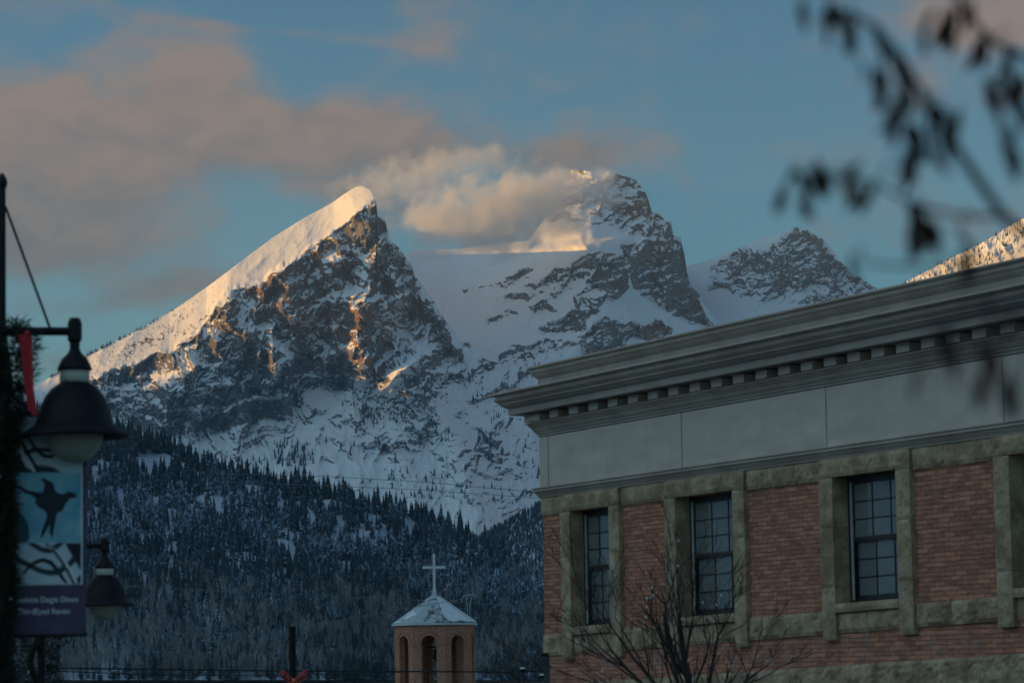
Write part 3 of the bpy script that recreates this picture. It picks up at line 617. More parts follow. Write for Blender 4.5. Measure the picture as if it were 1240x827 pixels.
Qw = np.array([4.90539712, 47.74868667, 0.])
bld = empty('brick_building', Qw, math.atan2(-DV[1], -DV[0]), 'red brick building with rough stone window surrounds under a grey metal cornice with dentils', 'building')
S0, S1, DEP = -9.95, 12.0, 15.0
def shear(o):
    for v in o.data.vertices:
        if v.co.z < 7.83: v.co.z += .0078*(v.co.x+1.5)*min(7.83-v.co.z, 3.4)*min(1, max(0, (v.co.z)/3.))
wins = [(-8.69, -7.12), (-4.66, -2.68), (.45, 2.28), (5.22, 7.05)]; ZS, ZL = 5.50, 7.53
def wall():
    bm = bmesh.new(); xs = sorted([S0, S1]+[q for w in wins for q in w]); zs = [-.3, 3.0, 4.0, ZS, ZL, 9.9]
    for a, b_ in zip(xs, xs[1:]):
        n = max(1, int((b_-a)/.5)); 
        for z0, z1 in zip(zs, zs[1:]):
            if (a, b_) in wins and z0 == ZS: continue
            for k in range(n):
                q0, q1 = a+(b_-a)*k/n, a+(b_-a)*(k+1)/n; bm.faces.new([bm.verts.new(p) for p in ((q0, 0, z0), (q1, 0, z0), (q1, 0, z1), (q0, 0, z1))])
    for a, b_ in wins:   # reveals
        for p in (((a,0,ZS),(a,.32,ZS),(a,.32,ZL),(a,0,ZL)), ((b_,0,ZS),(b_,0,ZL),(b_,.32,ZL),(b_,.32,ZS)), ((a,0,ZL),(a,.32,ZL),(b_,.32,ZL),(b_,0,ZL)), ((a,0,ZS),(b_,0,ZS),(b_,.32,ZS),(a,.32,ZS))):
            bm.faces.new([bm.verts.new(q) for q in p])
    for p in (((S0,0,-.3),(S0,0,9.9),(S0,DEP,9.9),(S0,DEP,-.3)), ((S1,0,-.3),(S1,DEP,-.3),(S1,DEP,9.9),(S1,0,9.9)), ((S0,DEP,-.3),(S0,DEP,9.9),(S1,DEP,9.9),(S1,DEP,-.3))):
        bm.faces.new([bm.verts.new(q) for q in p])
    bmesh.ops.remove_doubles(bm, verts=bm.verts, dist=.001)
    return obj('wall', bm, m_brickm, bld)
wl = wall(); shear(wl)
def rough_block(bm, x0, x1, z0, z1, yf, yb, amp, rs, cell=.055):
    nx = max(2, int((x1-x0)/cell)); nz = max(2, int((z1-z0)/cell)); o1, o2 = rs.uniform(0, 99, 2)
    u = np.linspace(0, 1, nx+1); w = np.linspace(0, 1, nz+1); U, W = np.meshgrid(u, w)
    Xg = x0+(x1-x0)*U; Zg = z0+(z1-z0)*W; h = fbm(Xg*3+o1, Zg*4+o2, 5, 4, .6)*.5+.5
    e = np.minimum(np.minimum(U*(x1-x0), (1-U)*(x1-x0)), np.minimum(W*(z1-z0), (1-W)*(z1-z0))); h = h*sstep(0, .06, e)
    Yg = yf-amp*h; Xg = Xg+.006*fbm(Zg*9+o1, Xg*9, 6, 2)*(e < .01)*0
    V = [[bm.verts.new((Xg[i, j], Yg[i, j], Zg[i, j])) for j in range(nx+1)] for i in range(nz+1)]
    for i in range(nz):
        for j in range(nx): bm.faces.new((V[i][j], V[i][j+1], V[i+1][j+1], V[i+1][j]))
    B = [bm.verts.new(p) for p in ((x0, yb, z0), (x1, yb, z0), (x1, yb, z1), (x0, yb, z1))]
    bm.faces.new([V[0][j] for j in range(nx, -1, -1)]+[B[0], B[1]]); bm.faces.new([V[nz][j] for j in range(nx+1)]+[B[2], B[3]])
    bm.faces.new([V[i][0] for i in range(nz+1)]+[B[3], B[0]]); bm.faces.new([V[i][nx] for i in range(nz, -1, -1)]+[B[1], B[2]])
rsb = np.random.RandomState(3)
def stone_run(x0, x1, z0, z1, yf, yb, amp, L=.75, gap=.008):
    bm = bmesh.new(); x = x0
    while x < x1-.01:
        l = L*rsb.uniform(.75, 1.3); e = x+l
        if x1-e < L*.45: e = x1
        rough_block(bm, x, e-gap if e < x1 else e, z0, z1, yf, yb, amp, rsb); x = e
    return bm
jw = .38
edges = [S0-.0]+[q for a, b_ in wins for q in (a-jw-.02, b_+jw+.02)]+[S1]
for k in range(0, len(edges), 2):
    o = obj('stone_band', stone_run(edges[k], edges[k+1], 7.50, 7.828, -.03, .02, .05), m_stone, bld)
    o = obj('stone_band', stone_run(edges[k], edges[k+1], 5.03, 5.40, -.035, .02, .07), m_stone, bld); shear(o)
for k in range(0, len(edges)-2, 2): pass
for a, b_ in wins:
    o = obj('stone_band', stone_run(a+.01, b_-.01, 5.03, 5.355, -.02, .02, .06, .8), m_stone, bld); shear(o)
o = obj('stone_band', stone_run(S0, S1, 3.6, 4.52, -.06, .02, .09, 1.3), m_stone, bld); shear(o)
# quiet corner strip of the left side
def sash(bm, x0, x1, z0, z1, y, cols=3, rows=3, st=.055, bar=.024):
    box(bm, x0, x0+st, y, y+.04, z0, z1); box(bm, x1-st, x1, y, y+.04, z0, z1); box(bm, x0+st, x1-st, y, y+.04, z1-st, z1); box(bm, x0+st, x1-st, y, y+.04, z0, z0+st+.02)
    for k in range(1, cols): c = x0+st+(x1-x0-2*st)*k/cols; box(bm, c-bar/2, c+bar/2, y+.004, y+.035, z0+st+.02, z1-st)
    for k in range(1, rows):
        c = z0+st+.02+(z1-z0-2*st-.02)*k/rows
        for q in range(cols):
            ca = x0+st+(x1-x0-2*st)*q/cols+(bar/2 if q else 0); cb_ = x0+st+(x1-x0-2*st)*(q+1)/cols-(bar/2 if q < cols-1 else 0); box(bm, ca, cb_, y+.006, y+.033, c-bar/2, c+bar/2)
for a, b_ in wins:
    bm = bmesh.new(); y0 = .21; xa, xb, za, zb = a+.004, b_-.004, ZS+.004, ZL-.004
    box(bm, xa, xa+.07, y0, .42, za, zb); box(bm, xb-.07, xb, y0, .42, za, zb); box(bm, xa+.07, xb-.07, y0, .42, zb-.06, zb); box(bm, xa+.07, xb-.07, y0, .42, za, za+.045)
    w = obj('window', bm, m_frame, bld); shear(w); zm = (za+zb)/2
    for nm, z0, z1, y in (('upper_sash', zm-.03, zb-.06, .235), ('lower_sash', za+.045, zm+.03, .285)):
        bm = bmesh.new(); sash(bm, xa+.07, xb-.07, z0, z1, y); o = obj(nm, bm, m_frame, w); shear(o)
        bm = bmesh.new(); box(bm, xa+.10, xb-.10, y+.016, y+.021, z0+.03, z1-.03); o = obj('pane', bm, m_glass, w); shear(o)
    bm = bmesh.new(); box(bm, xa+.075, xa+.10, y0-.012, .233, za+.05, zb-.07); o = obj('track', bm, m_track, w); shear(o)
    bm = bmesh.new(); box(bm, xa, xb, .43, .45, za, zb); o = obj('unlit_room_backing', bm, m_dark, w); shear(o)  # near-black sheet stands in for the unlit room behind the sashes
    o = obj('lintel', stone_run(a-jw, b_+jw, ZL+.002, 7.826, -.085, .19, .045, 3.2), m_stone, w); shear(o)
    for x0, x1 in ((a-jw, a+.006), (b_-.006, b_+jw)):
        bm = bmesh.new(); z = 4.93
        for h in (.85, .95, .8): rough_block(bm, x0, x1, z, min(z+h-.006, ZL-.002), -.085, .205, .035, rsb); z += h
        o = obj('jamb', bm, m_stone, w); shear(o)
    o = obj('sill', stone_run(a+.004, b_-.004, 5.362, ZS, -.10, .205, .03, 3.), m_stone, w); shear(o)
# swept mouldings round the front and the far side
def sweep(name, prof, mtl, parent, seams=(), s1=S1):
    bm = bmesh.new(); R = []
    for o_, z in prof: R.append([bm.verts.new(p) for p in ((s1, -o_, z), (S0-o_, -o_, z), (S0-o_, DEP, z))])
    for p, q in zip(R, R[1:]):
        for k in range(2): bm.faces.new((p[k], q[k], q[k+1], p[k+1]))
    for s in seams:
        for (oa, za), (ob, zb) in zip(prof, prof[1:]):
            e = .004; bm.faces.new([bm.verts.new(p) for p in ((s-.012, -oa-e, za), (s-.012, -ob-e, zb), (s+.012, -ob-e, zb), (s+.012, -oa-e, za))])
    return obj(name, bm, mtl, parent)
def curve(o0, z0, o1, z1, kind, n=7):
    r = []
    for k in range(n+1):
        t = k/n
        if kind == 'cyma': f = .5-.5*math.cos(math.pi*t); r.append((o0+(o1-o0)*t, z0+(z1-z0)*f) if False else (o0+(o1-o0)*f, z0+(z1-z0)*t))
        elif kind == 'ovolo': r.append((o0+(o1-o0)*(1-math.cos(t*math.pi/2)), z0+(z1-z0)*math.sin(t*math.pi/2)))
        else: r.append((o0+(o1-o0)*math.sin(t*math.pi/2), z0+(z1-z0)*(1-math.cos(t*math.pi/2))))
    return r
seams = (-9.3, -4.6, .25, 5.1)
P_up = [(-.4, 10.345), (.185, 10.33), (.19, 10.30), (.160, 10.294), (.157, 10.278), (.138, 10.274)]+curve(.132, 10.27, .140, 10.235, 'ovolo', 4)+curve(.145, 10.225, .10, 10.165, 'cyma')+[(.098, 10.152), (.076, 10.148), (.085, 10.138), (.080, 10.124), (.058, 10.120), (.056, 10.102), (.036, 10.097), (.032, 9.985), (.058, 9.978), (.056, 9.958), (.078, 9.952), (.08, 9.875)]
sweep('upper_cornice', P_up, m_mould, bld, seams)
P_lo = [(.0, 9.90), (.735, 9.848), (.742, 9.815), (.700, 9.808), (.697, 9.795), (.655, 9.790)]+curve(.645, 9.785, .660, 9.735, 'ovolo', 5)+curve(.672, 9.725, .600, 9.635, 'cyma', 8)+[(.600, 9.622), (.560, 9.618), (.572, 9.606), (.566, 9.592), (.528, 9.588), (.525, 9.566), (.478, 9.560), (.466, 9.545), (.462, 9.432), (.448, 9.424), (.440, 9.434), (.03, 9.436), (.025, 9.262), (.235, 9.255), (.238, 9.240), (.205, 9.234)]
P_lo += curve(.200, 9.23, .13, 9.13, 'cyma')+[(.128, 9.118), (.108, 9.114), (.118, 9.102), (.112, 9.088), (.085, 9.084), (.082, 9.046), (.052, 9.040), (.050, 8.996), (.02, 8.99), (-.01, 8.97)]
sweep('cornice', P_lo, m_mould, bld, seams)
sweep('stone_cap_trim', [(-.01, 8.045), (.155, 8.024), (.16, 8.003), (.136, 7.997)]+curve(.130, 7.993, .138, 7.965, 'ovolo', 4)+curve(.142, 7.955, .10, 7.915, 'cyma', 6)+[(.098, 7.903), (.076, 7.899), (.086, 7.890), (.082, 7.876), (.060, 7.872), (.056, 7.834), (-.01, 7.83)], m_mould, bld, seams)
dent_s = [-9.89,-9.12,-8.31,-7.53,-6.77,-6.01,-5.26,-4.52,-3.77,-3.03,-2.29,-1.55,-.83,-.13,.57,1.26,1.95,2.64,3.32,3.98,4.65,5.35,6.03,6.72,7.4,8.1,8.8,9.5,10.2,10.9]
for s in dent_s:
    bm = bmesh.new(); box(bm, s-.30 if s < -9.8 else s, s+.35, -.240, -.028, 9.275, 9.418); bmesh.ops.bevel(bm, geom=bm.edges[:], offset=.004, segments=1, affect='EDGES'); obj('dentil', bm, m_metal, bld)
for k in range(18):
    bm = bmesh.new(); y = .3+k*.78; box(bm, S0-.240, S0-.028, y, y+.35, 9.275, 9.418); obj('dentil', bm, m_metal, bld)
def frieze(x0, x1, seed):
    nx = int((x1-x0)/.06)+1; nz = 16; bm = bmesh.new(); xs = np.linspace(x0, x1, nx+1); zs = np.linspace(8.03, 8.98, nz+1); XX, ZZ = np.meshgrid(xs, zs)
    e = np.minimum(np.minimum(XX-x0, x1-XX), np.minimum(ZZ-8.03, 8.98-ZZ)); D_ = .018*fbm(XX*.9+seed, ZZ*1.6, 700, 3, .5)*sstep(0, .22, e)
    # a dented spot beside the seam
    for cx, cz, r, a in ((.0, 8.16, .34, .03), (.45, 8.12, .22, -.02), (-1.2, 8.15, .3, .015), (-4.9, 8.15, .25, .015)): D_ = D_ + a*np.exp(-(((XX-cx)/r)**2+((ZZ-cz)/(r*.6))**2))*sstep(0, .08, e)
    V = [[bm.verts.new((XX[i, j], -.042-D_[i, j], ZZ[i, j])) for j in range(nx+1)] for i in range(nz+1)]
    for i in range(nz):
        for j in range(nx): bm.faces.new((V[i][j], V[i][j+1], V[i+1][j+1], V[i+1][j]))
    o = obj('frieze_panel', bm, m_metal, bld, True); return o
pan = [S0-.015, -9.59, -4.43, .28, 5.1, S1]
for a, b_ in zip(pan, pan[1:]): frieze(a+.004, b_-.004, a)
for s in pan[1:-1]:
    bm = bmesh.new(); box(bm, s-.009, s+.009, -.052, -.002, 8.03, 8.98); obj('panel_seam', bm, m_mould, bld)
bm = bmesh.new(); box(bm, S0-.014, S0-.002, -.012, DEP, 8.03, 8.98); obj('frieze_panel', bm, m_metal, bld)
bm = bmesh.new(); box(bm, S0+.3, S1, .3, DEP, 9.92, 10.28); obj('roof', bm, m_dark, bld)

# ------------------------------------------------------------------ church bell tower
def church():
    D = 180.; k = D/LENS_PX; c = at(527, 800, D); cz = lambda y: at(527, y, D)[2]
    tw = empty('church_bell_tower', (c[0], c[1], 0), 0, 'octagonal brick bell tower with round arches, snow-patched pyramid roof and a tall white cross', 'bell tower')
    m_b, t, b = mat('tan_brick', (.2, .11, .075), .9, spec=.2); co = ocoord(t); sp = N(t, 'ShaderNodeSeparateXYZ'); t.links.new(co, sp.inputs[0])
    wv = N(t, 'ShaderNodeTexWave', wave_type='BANDS', bands_direction='Z'); wv.inputs['Scale'].default_value = 4.2; wv.inputs['Distortion'].default_value = .3; t.links.new(co, wv.inputs[0])
    nn = noise(t, co, 7, 5, .65); c_ = mixc(t, smooth(t, nn, .35, .65), (.42, .18, .12), (.58, .29, .20)); c_ = mixc(t, math_(t, 'MULTIPLY', smooth(t, wv.outputs[0], .0, .2, 1, 0), .5), c_, (.10, .07, .055)); t.links.new(c_, b.inputs['Base Color']); bump(t, b, nn, .4, .02)
    R = 49.7*k; ze = cz(757); zt = cz(718); phs = [math.radians(90-75-180+45*i) for i in range(8)]   # vertex bearings
    vs = [(R*math.sin(math.radians(-75+45*i)), -R*math.cos(math.radians(-75+45*i))) for i in range(8)]
    zb = 3.2
    def panel(i):
        bm = bmesh.new(); (xa, ya), (xb, yb) = vs[i], vs[(i+1) % 8]; L = math.hypot(xb-xa, yb-ya); ux, uy = (xb-xa)/L, (yb-ya)/L; nx, ny = uy, -ux
        if (xa+xb)*nx+(ya+yb)*ny < 0: nx, ny = -nx, -ny
        hw = .46; ra = cz(769.5); zsp = ra-hw; T = .38
        def V(s, z, o): return (xa+ux*s+nx*o, ya+uy*s+ny*o, z)
        mid = L/2; arc = [(mid-hw*math.cos(math.pi*q/12), zsp+hw*math.sin(math.pi*q/12)) for q in range(13)]
        for o, fl in ((0, 0), (-T, 1)):
            def F(pts):
                pts = [V(s, z, o) for s, z in pts]; bm.faces.new([bm.verts.new(p) for p in (pts[::-1] if fl else pts)])
            s_in = 0 if not fl else T*math.tan(math.radians(22.5)); F([(s_in, -.3), (L-s_in, -.3), (L-s_in, zb), (s_in, zb)]); F([(s_in, zb), (mid-hw, zb), (mid-hw, zsp), (s_in, zsp)]); F([(mid+hw, zb), (L-s_in, zb), (L-s_in, zsp), (mid+hw, zsp)])
            F([(s_in, zsp), (mid-hw, zsp)]+arc[1:7]+[(mid, ze), (s_in, ze)]); F([(mid, ze)]+arc[6:12]+[(mid+hw, zsp), (L-s_in, zsp), (L-s_in, ze)])
        ring = [(mid-hw, zb)]+arc+[(mid+hw, zb)]
        for p, q in zip(ring, ring[1:]+ring[:1]): bm.faces.new([bm.verts.new(w) for w in (V(*p, 0), V(*p, -T), V(*q, -T), V(*q, 0))])
        obj('wall', bm, m_b, tw)
        bm = bmesh.new()     # raised arch ring and impost course
        for r0, r1, o1 in ((hw+.015, hw+.17, .035), (hw+.19, hw+.27, .06)):
            for q in range(12):
                a0, a1 = math.pi*q/12, math.pi*(q+1)/12; pp = [(mid-r_*math.cos(a_), zsp+r_*math.sin(a_)) for r_, a_ in ((r0, a0), (r0, a1), (r1, a1), (r1, a0))]
                f_ = [bm.verts.new(V(*p, o1)) for p in pp]; g_ = [bm.verts.new(V(*p, .002)) for p in pp]; bm.faces.new(f_[::-1])
                for w in range(4): bm.faces.new((f_[w], f_[(w+1) % 4], g_[(w+1) % 4], g_[w]))
        for s0, s1 in ((.02, mid-hw-.02), (mid+hw+.02, L-.02)):
            P8 = [bm.verts.new(V(s, z, o)) for o in (.045, -.01) for s, z in ((s0, zsp-.10), (s1, zsp-.10), (s1, zsp), (s0, zsp))]
            for w in ((0, 1, 2, 3), (0, 4, 5, 1), (1, 5, 6, 2), (2, 6, 7, 3), (3, 7, 4, 0)): bm.faces.new([P8[q] for q in w])
        obj('arch', bm, m_b, tw)
    for i in range(8): panel(i)
    # floor and ceiling of the belfry
    for z in (zb-.15, ze-.12):
        bm = bmesh.new(); f = [bm.verts.new((x*.9, y*.9, z)) for x, y in vs]; g = [bm.verts.new((x*.9, y*.9, z+.1)) for x, y in vs]; bm.faces.new(f[::-1]); bm.faces.new(g)
        for i in range(8): bm.faces.new((f[i], f[(i+1) % 8], g[(i+1) % 8], g[i]))
        obj('belfry_floor', bm, m_dark, tw)
    # roof
    m_r, t, b = mat('slate_and_snow', (.1, .1, .1), .8); co = ocoord(t); sp = N(t, 'ShaderNodeSeparateXYZ'); t.links.new(co, sp.inputs[0])
    nn = noise(t, co, 1.6, 6, .68); n3 = noise(t, co, 9, 4, .6)
    f_ = smooth(t, math_(t, 'ADD', math_(t, 'ADD', nn, math_(t, 'MULTIPLY', n3, .22)), math_(t, 'MULTIPLY', sp.outputs[0], -.045)), .50, .64)
    t.links.new(mixc(t, f_, mixc(t, n3, (.07, .075, .075), (.17, .175, .17)), (.46, .52, .58)), b.inputs['Base Color']); bump(t, b, n3, .4, .02)
    RE = 53.5*k; re = [(RE*math.sin(math.radians(-75+45*i)), -RE*math.cos(math.radians(-75+45*i))) for i in range(8)]
    bm = bmesh.new(); ap = bm.verts.new((0, 0, zt)); e = [bm.verts.new((x, y, ze+.10)) for x, y in re]
    for i in range(8): bm.faces.new((ap, e[i], e[(i+1) % 8]))
    obj('roof', bm, m_r, tw)
    m_w = varied('white_fascia', (.62, .66, .68), (.72, .75, .77), 3, .6, .05)
    bm = bmesh.new(); lo = [bm.verts.new((x*.995, y*.995, ze)) for x, y in re]; hi = [bm.verts.new((x*.995, y*.995, ze+.098)) for x, y in re]; inn = [bm.verts.new((x*.9, y*.9, ze+.01)) for x, y in re]
    for i in range(8): j = (i+1) % 8; bm.faces.new((lo[i], lo[j], hi[j], hi[i])); bm.faces.new((inn[i], inn[j], lo[j], lo[i]))
    obj('fascia', bm, m_w, tw)
    m_s = varied('fresh_snow', (.74, .78, .84), (.82, .84, .87), 2, .8, .2, .03)
    def snow(i, poly, h=.05):      # poly in (along eave 0..1, up slope 0..1)
        a, b_ = Vector((*re[i], ze+.10)), Vector((*re[(i+1) % 8], ze+.10)); top = Vector((0, 0, zt)); n = (b_-a).cross(top-a).normalized()
        if n.z < 0: n = -n
        P = [(a+(b_-a)*u)*(1-v)+top*v for u, v in poly]; bm = bmesh.new(); g = [bm.verts.new(p+n*.004) for p in P]; f = [bm.verts.new(p+n*h) for p in P]; bm.faces.new(f)
        for q in range(len(P)): bm.faces.new((g[q], g[(q+1) % len(P)], f[(q+1) % len(P)], f[q]))
        bmesh.ops.recalc_face_normals(bm, faces=bm.faces); obj('roof_snow', bm, m_s, tw)
    snow(2, [(.16, .07), (.30, .02), (.62, .07), (.80, .03), (.97, .02), (.93, .3), (.8, .7), (.55, .88), (.25, .86), (.10, .55), (.05, .28)], .06)
    snow(3, [(.1, .02), (.9, .02), (.8, .6), (.4, .9), (.1, .7)], .06)
    snow(0, [(.35, .16), (.62, .12), (.70, .22), (.95, .25), (.85, .36), (.6, .35), (.5, .45), (.25, .30)], .04)
    snow(0, [(.12, .03), (.4, .03), (.30, .10), (.15, .09)], .03)
    bm = bmesh.new(); box(bm, -.075, .075, -.05, .05, zt-.15, cz(670)); box(bm, -14*k, -.077, -.045, .045, cz(688.5), cz(685.2)); box(bm, .077, 14*k, -.045, .045, cz(688.5), cz(685.2)); box(bm, -.12, .12, -.12, .12, zt-.1, zt+.22)
    bmesh.ops.bevel(bm, geom=bm.edges[:], offset=.012, segments=1, affect='EDGES'); obj('cross', bm, m_w, tw)
    # bell in its yoke
    m_bell = varied('old_bronze', (.05, .04, .03), (.09, .07, .04), 4, .5, .1, metal=.6)
    bm = bmesh.new(); lathe(bm, [(0, .62), (.12, .6), (.22, .5), (.27, .3), (.34, .1), (.45, 0), (.42, -.02), (0, .05)], 24, (.1, 0, cz(797))); box(bm, -.5, .7, -.06, .06, cz(797)+.62, cz(797)+.75); box(bm, -.5, -.4, -.06, .06, zb-.05, cz(797)+.62); box(bm, .6, .7, -.06, .06, zb-.05, cz(797)+.62)
    for q in range(9): tube(bm, [(.1+.5*math.cos(q*.7), .05, cz(795)+.5*math.sin(q*.7)), (.1, .05, cz(795))], .018, 5)
    obj('bell', bm, m_bell, tw)
church()

# ------------------------------------------------------------------ street lamps
m_black = varied('black_enamel', (.006, .006, .009), (.013, .013, .018), 6, .55, .08, .004); m_black.node_tree.nodes['Principled BSDF'].inputs['Specular IOR Level'].default_value = .25; m_ring = varied('frosted_collar', (.48, .52, .44), (.55, .58, .50), 5, .5, .03)
m_globe, t, b = mat('frosted_glass_globe', (.33, .33, .27), .35); b.inputs['Subsurface Weight'].default_value = .3; b.inputs['Subsurface Radius'].default_value = (.05, .05, .05); bump(t, b, noise(t, ocoord(t), 30, 3), .2, .01)
m_green, t, b = mat('artificial_pine', (.012, .02, .012), .8); t.links.new(mixc(t, noise(t, ocoord(t), 25, 3), (.006, .011, .007), (.03, .042, .022)), b.inputs['Base Color'])
m_red = varied('red_velvet_ribbon', (.42, .008, .02), (.55, .02, .035), 20, .7, .1, .003); m_gold = varied('gold_wire_edge', (.5, .36, .12), (.62, .46, .2), 20, .45, .1, .003); m_bulb = varied('milky_bulb', (.6, .65, .6), (.7, .72, .66), 10, .4, .05)
def frame_at(px, py, D):
    o = at(px, py, D); a = math.atan2(o[0], o[1]); return Vector(o), Vector((math.cos(a), -math.sin(a), 0)), D/LENS_PX, -a
def lamp(cx, D, polex, ys, sc_, ytop, label, stay):
    o, X_, k, rz = frame_at(polex, 700, D); zt = lambda y: at(polex, y, D)[2]
    L = empty('street_lamp', (o.x, o.y, 0), rz, label, 'street lamp'); dx = (cx-polex)*k; za = zt(ys[0])
    bm = bmesh.new(); lathe(bm, [(0, 0), (.22, 0), (.22, .12), (.16, .2), (.14, .9), (.09, 1.0), (.065, 1.1), (.045, 3.5), (.022, zt(ytop)-.03), (.021, zt(ytop)), (0, zt(ytop)+.01)], 24); obj('pole', bm, m_black, L)
    bm = bmesh.new(); lathe(bm, [(0, -.03), (.026, -.02), (.034, .015), (.024, .045), (.008, .07), (0, .075)], 16, (0, 0, zt(ytop))); obj('finial', bm, m_black, L)
    def arm(sgn):
        bm = bmesh.new(); tube(bm, [(0, 0, za), (sgn*dx, 0, za)], .026, 12); lathe(bm, [(0, .085), (.03, .08), (.043, .05), (.043, -.05), (.03, -.07), (.03, -.16), (0, -.165)], 20, (sgn*dx, 0, za)); ar = obj('arm', bm, m_black, L)
        s = sc_; z0 = za-.13*s/.1 if False else za-.15
        bm = bmesh.new(); c = (sgn*dx, 0, z0)
        prof = [(.030, .05), (.045, .02), (.085, -.02), (.108, -.07), (.112, -.09), (.095, -.095)]; lathe(bm, [(r*s, z*s) for r, z in prof], 32, c)
        prof = [(.095, -.17), (.10, -.175), (.15, -.21), (.195, -.27), (.225, -.34), (.245, -.42), (.262, -.455), (.335, -.50), (.345, -.515), (.335, -.525), (.26, -.50), (.235, -.45), (.215, -.34), (.14, -.22), (.08, -.19)]; lathe(bm, [(r*s, z*s) for r, z in prof], 40, c)
        obj('lamp_shade', bm, m_black, L, True)
        bm = bmesh.new(); lathe(bm, [(.09*s, -.094*s), (.097*s, -.10*s), (.097*s, -.165*s), (.09*s, -.171*s)], 32, c); obj('collar', bm, m_ring, L, True)
        bm = bmesh.new(); lathe(bm, [(r*s, z*s) for r, z in ((.06, -.38), (.17, -.46), (.185, -.50), (.175, -.56), (.15, -.61), (.11, -.655), (.06, -.68), (0, -.69))], 32, c); obj('globe', bm, m_globe, L, True)
    arm(1); arm(-1)
    if stay:
        bm = bmesh.new(); 
        for s in (1, -1): tube(bm, [(s*.02, 0, zt(stay[0])), (s*dx*.66, 0, za+.02)], .008, 8)
        obj('stay_rod', bm, m_black, L)
    return L, o, k, rz, zt
L1 = lamp(88, 18., 1, (401,), .93, 224, 'black double street lamp with pale collar, garland on its pole and a banner beside it', (250,))
L2 = lamp(125, 31., 50, (661,), .90, 560, 'smaller black street lamp standing farther down the street, just past the banner', None)
def garland(o, rz, k, z0, z1, r, n, label, seed, bulbs=10, off=0., edge=None):
    g = empty('garland', (o.x, o.y, 0), rz, label, 'garland', ); rs = np.random.RandomState(seed)
    V = []; F = []
    for i in range(n):
        z = rs.uniform(z0, z1); a = rs.uniform(0, 6.28); wob = 1+.28*math.sin(z*9+a)+.12*math.sin(z*31)
        if edge: r = np.interp(z, edge[0], edge[1])
        ri = r*wob*rs.uniform(.35, .95); p = np.array((ri*math.cos(a)+off, ri*math.sin(a), z)); d = np.array((math.cos(a)+rs.normal(0, .5), math.sin(a)+rs.normal(0, .5), rs.normal(.1, .7))); d /= np.linalg.norm(d)
        l = rs.uniform(.03, .075); s_ = np.cross(d, rs.normal(0, 1, 3)); s_ /= np.linalg.norm(s_)+1e-6; w = .0045; b0 = len(V)
        V += [p-s_*w, p+s_*w, p+d*l+s_*w*.3, p+d*l-s_*w*.3]; F.append((b0, b0+1, b0+2, b0+3))
    me = mesh_np('foliage', V, F); fo = obj('foliage', me, m_green, g)
    bm = bmesh.new(); pts = [(r*.45*math.cos(z*6)+off, r*.45*math.sin(z*6), z) for z in np.linspace(z0+.03, z1-.03, 60)]; tube(bm, pts, min(r, .07)*.5, 8); obj('stem', bm, m_green, g)
    for i in range(bulbs):
        z = z0+(z1-z0)*(i+.5)/bulbs+rs.uniform(-.05, .05); a = rs.uniform(-2.6, -.5); bm = bmesh.new(); bmesh.ops.create_icosphere(bm, subdivisions=2, radius=.011, matrix=Matrix.Translation((r*1.05*math.cos(a)+off, r*1.05*math.sin(a), z))); obj('bulb', bm, m_bulb, g, True)
garland(L1[1], L1[3], L1[2], 2.2, at(1, 388, 18)[2], .125, 26000, 'dark evergreen garland wound round the pole of the large street lamp', 1, 12, .0, ([at(1, y_, 18)[2] for y_ in (900, 827, 760, 690, 640, 600, 575, 545, 520, 500, 420, 388)], [.07, .07, .065, .08, .10, .08, .05, .06, .14, .18, .19, .16]))
garland(L2[1], L2[3], L2[2], 2.2, at(50, 600, 31)[2], .25, 14000, 'dark evergreen garland on the pole of the smaller street lamp below the banner', 2, 6)
# ribbon
def strip(bm, pts, w, side, th=.004):
    pts = [Vector(p) for p in pts]; side = Vector(side).normalized(); rings = []
    for i, p in enumerate(pts):
        d = (pts[min(i+1, len(pts)-1)]-pts[max(i-1, 0)]).normalized(); n = d.cross(side).normalized(); ww = w[i] if isinstance(w, list) else w
        rings.append([bm.verts.new(q) for q in (p-side*ww/2-n*th/2, p+side*ww/2-n*th/2, p+side*ww/2+n*th/2, p-side*ww/2+n*th/2)])
    for a, b_ in zip(rings, rings[1:]):
        for q in range(4): bm.faces.new((a[q], a[(q+1) % 4], b_[(q+1) % 4], b_[q]))
    bm.faces.new(rings[0][::-1]); bm.faces.new(rings[-1])
def bow(name_pos, rz, s, label, tails, knot_gold=True, loops=True):
    B = empty('ribbon_bow', name_pos, rz, label, 'bow')
    for sg in (-1, 1):
        if loops:
            for nm, mt, ww, y in (('loop', m_red, .10*s, -.0), ('loop_edge', m_gold, .118*s, .004)):
                bm = bmesh.new(); pts = [(sg*s*x, y, s*z) for x, z in ((.01, .0), (.09, .07), (.19, .15), (.235, .14), (.24, .08), (.16, .02), (.07, -.02), (.01, -.01))]
                strip(bm, pts, ww, (0.25*sg, 1, .9), .004 if nm == 'loop' else .002); obj(nm, bm, mt, B)
        bm = bmesh.new(); strip(bm, [(sg*s*x, -.02, s*z) for x, z in tails[sg]], .09*s, (1, .35*sg, 0)); obj('tail', bm, m_red, B)
        for e in ((-1, 1) if loops else ()):
            bm = bmesh.new(); strip(bm, [(sg*s*x+e*.047*s, -.024, s*z) for x, z in tails[sg]], .008*s, (1, .35*sg, 0), .008); obj('tail_edge', bm, m_gold, B)
    bm = bmesh.new(); lathe(bm, [(0, .035*s), (.025*s, .03*s), (.035*s, 0), (.025*s, -.03*s), (0, -.035*s)], 12, (0, -.02, 0)); obj('knot', bm, m_gold if knot_gold else m_red, B)
